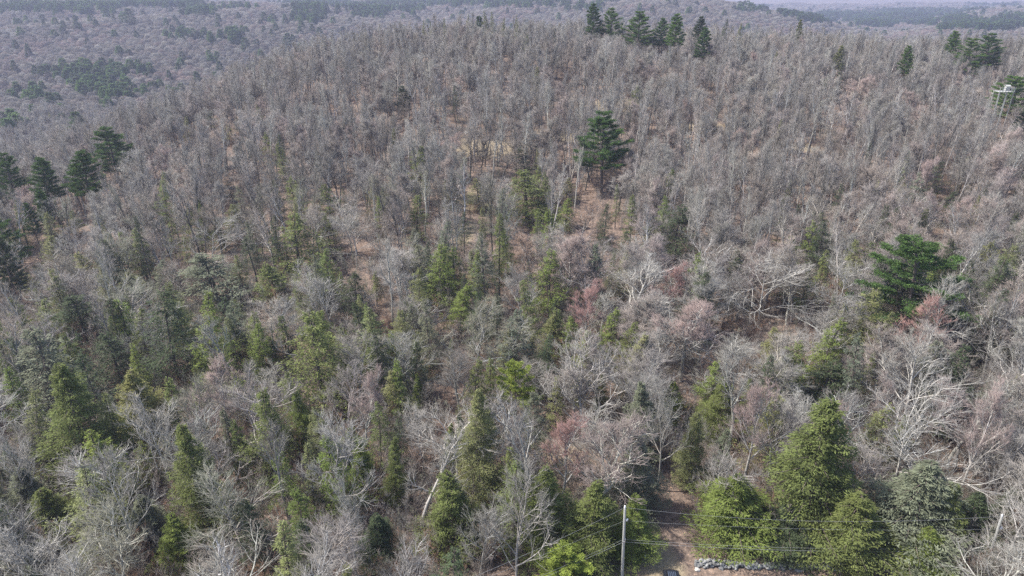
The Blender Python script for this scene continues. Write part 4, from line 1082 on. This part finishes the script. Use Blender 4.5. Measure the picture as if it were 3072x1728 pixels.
def stone_mesh(seed):
    r = np.random.default_rng(seed)
    ico_v = []; ph = (1 + 5 ** .5) / 2
    for a_, b_ in ((1, ph), (-1, ph), (1, -ph), (-1, -ph)): ico_v += [(0, a_, b_), (a_, b_, 0), (b_, 0, a_)]
    v = np.array(ico_v) / np.linalg.norm((0, 1, ph))
    F = []
    for i in range(12):
        for j in range(i + 1, 12):
            for k in range(j + 1, 12):
                if max(np.linalg.norm(v[i] - v[j]), np.linalg.norm(v[j] - v[k]), np.linalg.norm(v[i] - v[k])) < 1.1:
                    nrm = np.cross(v[j] - v[i], v[k] - v[i]); F.append((i, j, k) if nrm @ v[i] > 0 else (i, k, j))
    v = np.sign(v) * np.abs(v) ** .7 * r.uniform(.8, 1.15, (12, 1)) * .5
    me = bpy.data.meshes.new('stone'); me.from_pydata([tuple(q) for q in v], [], F); me.materials.append(M['stone']); return me
STN = [stone_mesh(300 + k) for k in range(7)]
def stone_wall(pts, count, label, h=.75, th=.85):
    e = link('stone_wall', None); c = pts[len(pts) // 2]; e.location = (c[0], c[1], gz(*c)); tag(e, label, 'stone wall', 'old dry stone walls beside the lane')
    seg = np.array(pts); L = np.r_[0, np.cumsum(np.hypot(*np.diff(seg, axis=0).T))]
    for i in range(count):
        t = RNG.uniform(0, L[-1]); x = np.interp(t, L, seg[:, 0]); y = np.interp(t, L, seg[:, 1])
        lay = RNG.uniform(0, 1); off = RNG.normal(0, th * .30 * (1.25 - lay))
        s = RNG.uniform(.32, .62) * (1.15 - .4 * lay)
        o = link('stone', STN[int(RNG.integers(0, 7))], e)
        hh = h * (.75 + .25 * sin(t * .7))
        o.location = (x - c[0] + RNG.normal(0, .05), y + off - c[1], gz(x, y) - gz(*c) + .08 + lay * hh * (1 - min(1, abs(off) / th) ** 1.5))
        o.rotation_euler = (RNG.normal(0, .4), RNG.normal(0, .4), RNG.uniform(0, 6.28)); o.scale = (s * RNG.uniform(1, 1.5), s * RNG.uniform(.8, 1.2), s * RNG.uniform(.55, .85))
w0 = [gp(q, 1702) for q in (2085, 2250, 2420, 2600)]; w0[0] = gp(2085, 1696)
stone_wall(w0, 290, 'tumbled grey dry stone wall along the lane below the hemlocks')
w1 = [gp(q, vq) for q, vq in ((2620, 1690), (2700, 1688), (2790, 1692))]
stone_wall(w1, 110, 'low grey stone wall stretch continuing right under the drooping hemlock')
w2 = [gp(q, vq) for q, vq in ((2830, 1690), (2930, 1682), (3060, 1676))]
stone_wall(w2, 130, 'collapsed stone wall stretch near the right utility pole')
# dark brush pile and scattered logs
def log(u, v, L, r, az, label, cat='log', col='dark', tilt=0.0):
    x, y = gp(u, v); z0 = gz(x, y)
    e = link('fallen_log', None); e.location = (x, y, z0); tag(e, label, cat, 'fallen trunks on the forest floor')
    w = Wood(rg(int(u))); d = np.array([cos(az), sin(az), tilt]); p0 = np.array([0, 0, r * .9]) - d * L / 2
    pts, dirs = w.line(p0, d, L, r, r * .45, 7, .035, 0, 6)
    # hug the ground
    lim = Wood(rg(int(u) + 1))
    for k in range(5):
        q, ee = w.at(pts, dirs, .45 + k * .12); lim.line(q, lim.side(ee, .8), L * .16, r * .3, .02, 3, .15, .05, 4)
    a = link('trunk', mesh('trunk', w.pack([6]), []) if False else mesh('trunk', [(p_, f_, 0) for p_, f_ in w.pack([6])], [M['bark']]), e)
    b = link('branches', mesh('branches', [(p_, f_, 0) for p_, f_ in lim.pack([4])], [M['bark']]), e)
    for o in (a, b): o['bark'] = [float(t) for t in BK[col]]; o['tint'] = [float(t) for t in TW['brown']]
log(1010, 1655, 9, .22, -.35, 'long dark fallen trunk on orange leaves at lower left middle', col='dark')
log(935, 1640, 5, .16, .5, 'shorter fallen trunk left of the long dark one', col='dark')
log(1480, 705, 7, .18, -1.2, 'pale fallen trunk by the sandy clearing', col='pale')
log(1280, 640, 9, .15, .1, 'fallen pale log across the slope left of the sandy clearing', col='pale')
log(1960, 705, 11, .15, -.05, 'straight log lying across the slope below the lone pine', col='grey')
log(2450, 655, 8, .16, .3, 'fallen log right of the narrow spire hemlock', col='grey')
log(1840, 1700, 4.5, .09, -.9, 'thin broken stems lying left of the middle pole foot', col='grey')
log(1440, 458, 6, .2, .2, 'dark fallen log in the tan clearing', col='dark')
log(1470, 1600, 6, .14, .7, 'grey log below the starry bare tree', col='grey')
# brush pile
bx_, by_ = gp(2640, 742)
w = Wood(rg(501))
for k in range(120):
    p = np.array([RNG.normal(0, 1.4), RNG.normal(0, .8), RNG.uniform(0, .9)]); d = unit(np.array([RNG.normal(), RNG.normal() * .5, RNG.normal() * .2])); w.line(p, d, RNG.uniform(.8, 2.2), .06, .02, 2, .1, 0, 4)
o = link('brush_pile', mesh('brush_pile', [(p_, f_, 0) for p_, f_ in w.pack([4])], [M['bark']])); o.location = (bx_, by_, gz(bx_, by_)); o['bark'] = [.03, .027, .025]; o['tint'] = [.03, .027, .025]
tag(o, 'dark heap of cut brush on the leaf floor above the broad spreading pine', 'brush pile')
# pale boulders on the slope
BM = plain('boulder', (.42, .40, .37), .9, noise=.3, scale=2)
bme = STN[1].copy(); bme.materials.clear(); bme.materials.append(BM)
for (u_, v_, s_, lb) in ((1068, 232, 2.2, 'pale boulder high on the left slope'), (1728, 205, 1.6, 'pale boulder right of the dark Y-forked tree'), (2010, 1720, .5, 'small stone in front of the stone wall end'),
                         (1402, 402, 1.8, 'pale rock in the tan clearing'), (965, 1595, .9, 'mossy rock on orange leaves at lower left middle'), (2092, 1712, .6, 'pale stone fallen off the stone wall end')):
    x_, y_ = gp(u_, v_); o = link('boulder', bme); o.location = (x_, y_, gz(x_, y_) + s_ * .15); o.scale = (s_ * 1.3, s_, s_ * .7); o.rotation_euler = (.2, .1, u_)
    tag(o, lb, 'boulder')

# black off-road vehicle parked nose toward the woods; only its nose shows
M['paint'] = plain('black_paint', (.012, .012, .014), .25, spec=.5, noise=.1)
M['rubber'] = plain('rubber', (.02, .02, .02), .8)
M['glass'] = plain('dark_glass', (.02, .025, .03), .06, spec=.6, noise=.02)
M['slat'] = plain('slat_blue', (.07, .09, .13), .3, spec=.5, noise=.1)
M['rimm'] = plain('alloy_rim', (.35, .35, .36), .35, .8)
def chamfer(o, wdt=.05, seg=3):
    b = o.modifiers.new('bevel', 'BEVEL'); b.width = wdt; b.segments = seg; b.limit_method = 'ANGLE'
def vehicle():
    vx, vy, vm_ = solve(2010, 1707, 1.1, y0=30)
    e = link('parked_vehicle', None); e.location = (vx, vy - 2.0, gz(vx, vy - 2)); e.rotation_euler = (0, 0, radians(-2))
    tag(e, 'black off-road vehicle at the bottom edge, only its nose in view', 'vehicle')
    b = link('body', boxes('body', [((0, 0, .72), (1.52, 3.9, .42), 0, 0), ((0, -1.35, 1.02), (1.58, 1.3, .3), 0, 0)], [M['paint']]), e); chamfer(b, .07)
    h = link('hood', boxes('hood', [((0, 1.1, 1.06), (1.06, 1.5, .2), 0, 0)], [M['paint']]), e); chamfer(h, .08)
    for k in range(5): link('hood_slat', boxes('hood_slat', [((-.4 + .2 * k, 1.0, 1.175), (.07, 1.0, .035), 0, 0)], [M['slat']]), e)
    for s in (-1, 1):
        f = link('fender', boxes('fender', [((s * .72, 1.28, .92), (.36, 1.15, .1), 0, 0), ((s * .72, 1.87, .82), (.36, .1, .24), 0, 0)], [M['paint']]), e); chamfer(f, .04)
        for yy_ in (1.25, -1.3):
            wl = link('wheel', None, e); wl.location = (s * .78, yy_, .4); wl.rotation_euler = (0, pi / 2, 0)
            rev('tyre', [(.2, -.13), (.36, -.13), (.4, -.09), (.4, .09), (.36, .13), (.2, .13)], M['rubber'], 20, wl)
            rev('rim', [(.05, -.1), (.2, -.12), (.2, .12), (.05, .1)], M['rimm'], 12, wl)
        hl = rev('headlight', [(.1, 0), (.1, .06), (.06, .09)], M['rimm'], 12, e); hl.location = (s * .38, 1.86, .95); hl.rotation_euler = (-pi / 2, 0, 0)
        mr = link('mirror', boxes('mirror', [((s * .95, .1, 1.35), (.2, .1, .18), 0, 0)], [M['paint']]), e); chamfer(mr, .03)
    bp = link('bumper', boxes('bumper', [((0, 2.08, .62), (1.6, .2, .2), 0, 0), ((0, 2.12, .76), (.5, .22, .12), 0, 0)], [M['rubber']]), e); chamfer(bp, .03)
    link('windshield', boxes('windshield', [((0, .28, 1.45), (1.3, .05, .6), 0, 0, radians(18))], [M['glass']]), e)
    r_ = link('roof', boxes('roof', [((0, -.95, 1.78), (1.42, 2.2, .09), 0, 0)], [M['rubber']]), e); chamfer(r_, .04)
    for s in (-1, 1):
        for y_ in (.15, -.9, -1.95): link('roof_post', boxes('roof_post', [((s * .66, y_, 1.47), (.07, .08, .6), 0, 0)], [M['paint']]), e)
        link('side_window', boxes('side_window', [((s * .665, -.37, 1.47), (.03, .9, .5), 0, 0), ((s * .665, -1.42, 1.47), (.03, .9, .5), 0, 0)], [M['glass']]), e)
    st = link('spare_wheel', None, e); st.location = (0, -2.08, 1.0); st.rotation_euler = (pi / 2, 0, 0)
    rev('tyre', [(.2, -.11), (.36, -.11), (.4, -.07), (.4, .07), (.36, .11), (.2, .11)], M['rubber'], 20, st)
vehicle()

# white lookout deck at the right edge
M['deck'] = plain('weathered_white_paint', (.36, .36, .34), .7, noise=.12)
def deck():
    x, y, m_ = DECK_X, DECK_Y, DECK_M
    e = link('lookout_deck', None); e.location = (x, y, gz(x, y)); tag(e, 'white timber lookout deck with railing half hidden by the right edge pine', 'deck')
    Wd, Dp, H = 44 * m_, 3.2, DECK_H - .4
    for k in range(8): link('plank', boxes('plank', [((0, -Dp / 2 + .2 + k * .4, H - .9), (Wd, .36, .1), 0, 0)], [M['deck']]), e)
    for sx in (-1, 0, 1):
        for sy in (-1, 1):
            link('post', boxes('post', [((sx * Wd * .48, sy * Dp * .45, (H - .9) / 2), (.16, .16, H - .9), 0, 0)], [M['polewood']]), e)
    for sx in np.linspace(-.5, .5, 6): link('rail_post', boxes('rail_post', [((sx * Wd, -Dp / 2, H - .3), (.16, .16, 1.2), 0, 0)], [M['deck']]), e)
    link('top_rail', boxes('top_rail', [((0, -Dp / 2 - .02, H + .36), (Wd + .3, .2, .16), 0, 0)], [M['deck']]), e)
    link('lower_rail', boxes('lower_rail', [((0, -Dp / 2 - .02, H - .35), (Wd, .1, .1), 0, 0)], [M['deck']]), e)
    c = link('cabin', boxes('cabin', [((Wd * .3, .9, H - .1), (Wd * .26, 1.1, 1.5), 0, 0)], [M['deck']]), e)
    r = link('cabin_roof', boxes('cabin_roof', [((Wd * .3, .6, H + .85), (Wd * .32, .9, .1), 0, 0, .5), ((Wd * .3, 1.3, H + .85), (Wd * .32, .9, .1), 0, 0, -.5)], [M['deck']]), e)
deck()

# ------------------------------------------------------------------ the air between here and the hills
def haze():
    me = boxes('haze', [((0, 4700, -18), (23000, 10400, 236), 0, 0)], [])
    m = bpy.data.materials.new('haze'); m.use_nodes = True; n = m.node_tree.nodes; l = m.node_tree.links
    n.remove(n['Principled BSDF'])
    pv = n.new('ShaderNodeVolumePrincipled'); pv.inputs['Color'].default_value = (.60, .64, .88, 1); pv.inputs['Density'].default_value = HAZE_D
    pv.inputs['Anisotropy'].default_value = .2
    l.new(pv.outputs[0], n['Material Output'].inputs['Volume'])
    me.materials.append(m); o = link('haze', me); tag(o, 'thin bluish haze over the far hills', kind='stuff')
HAZE_D = 2.1e-4
haze()
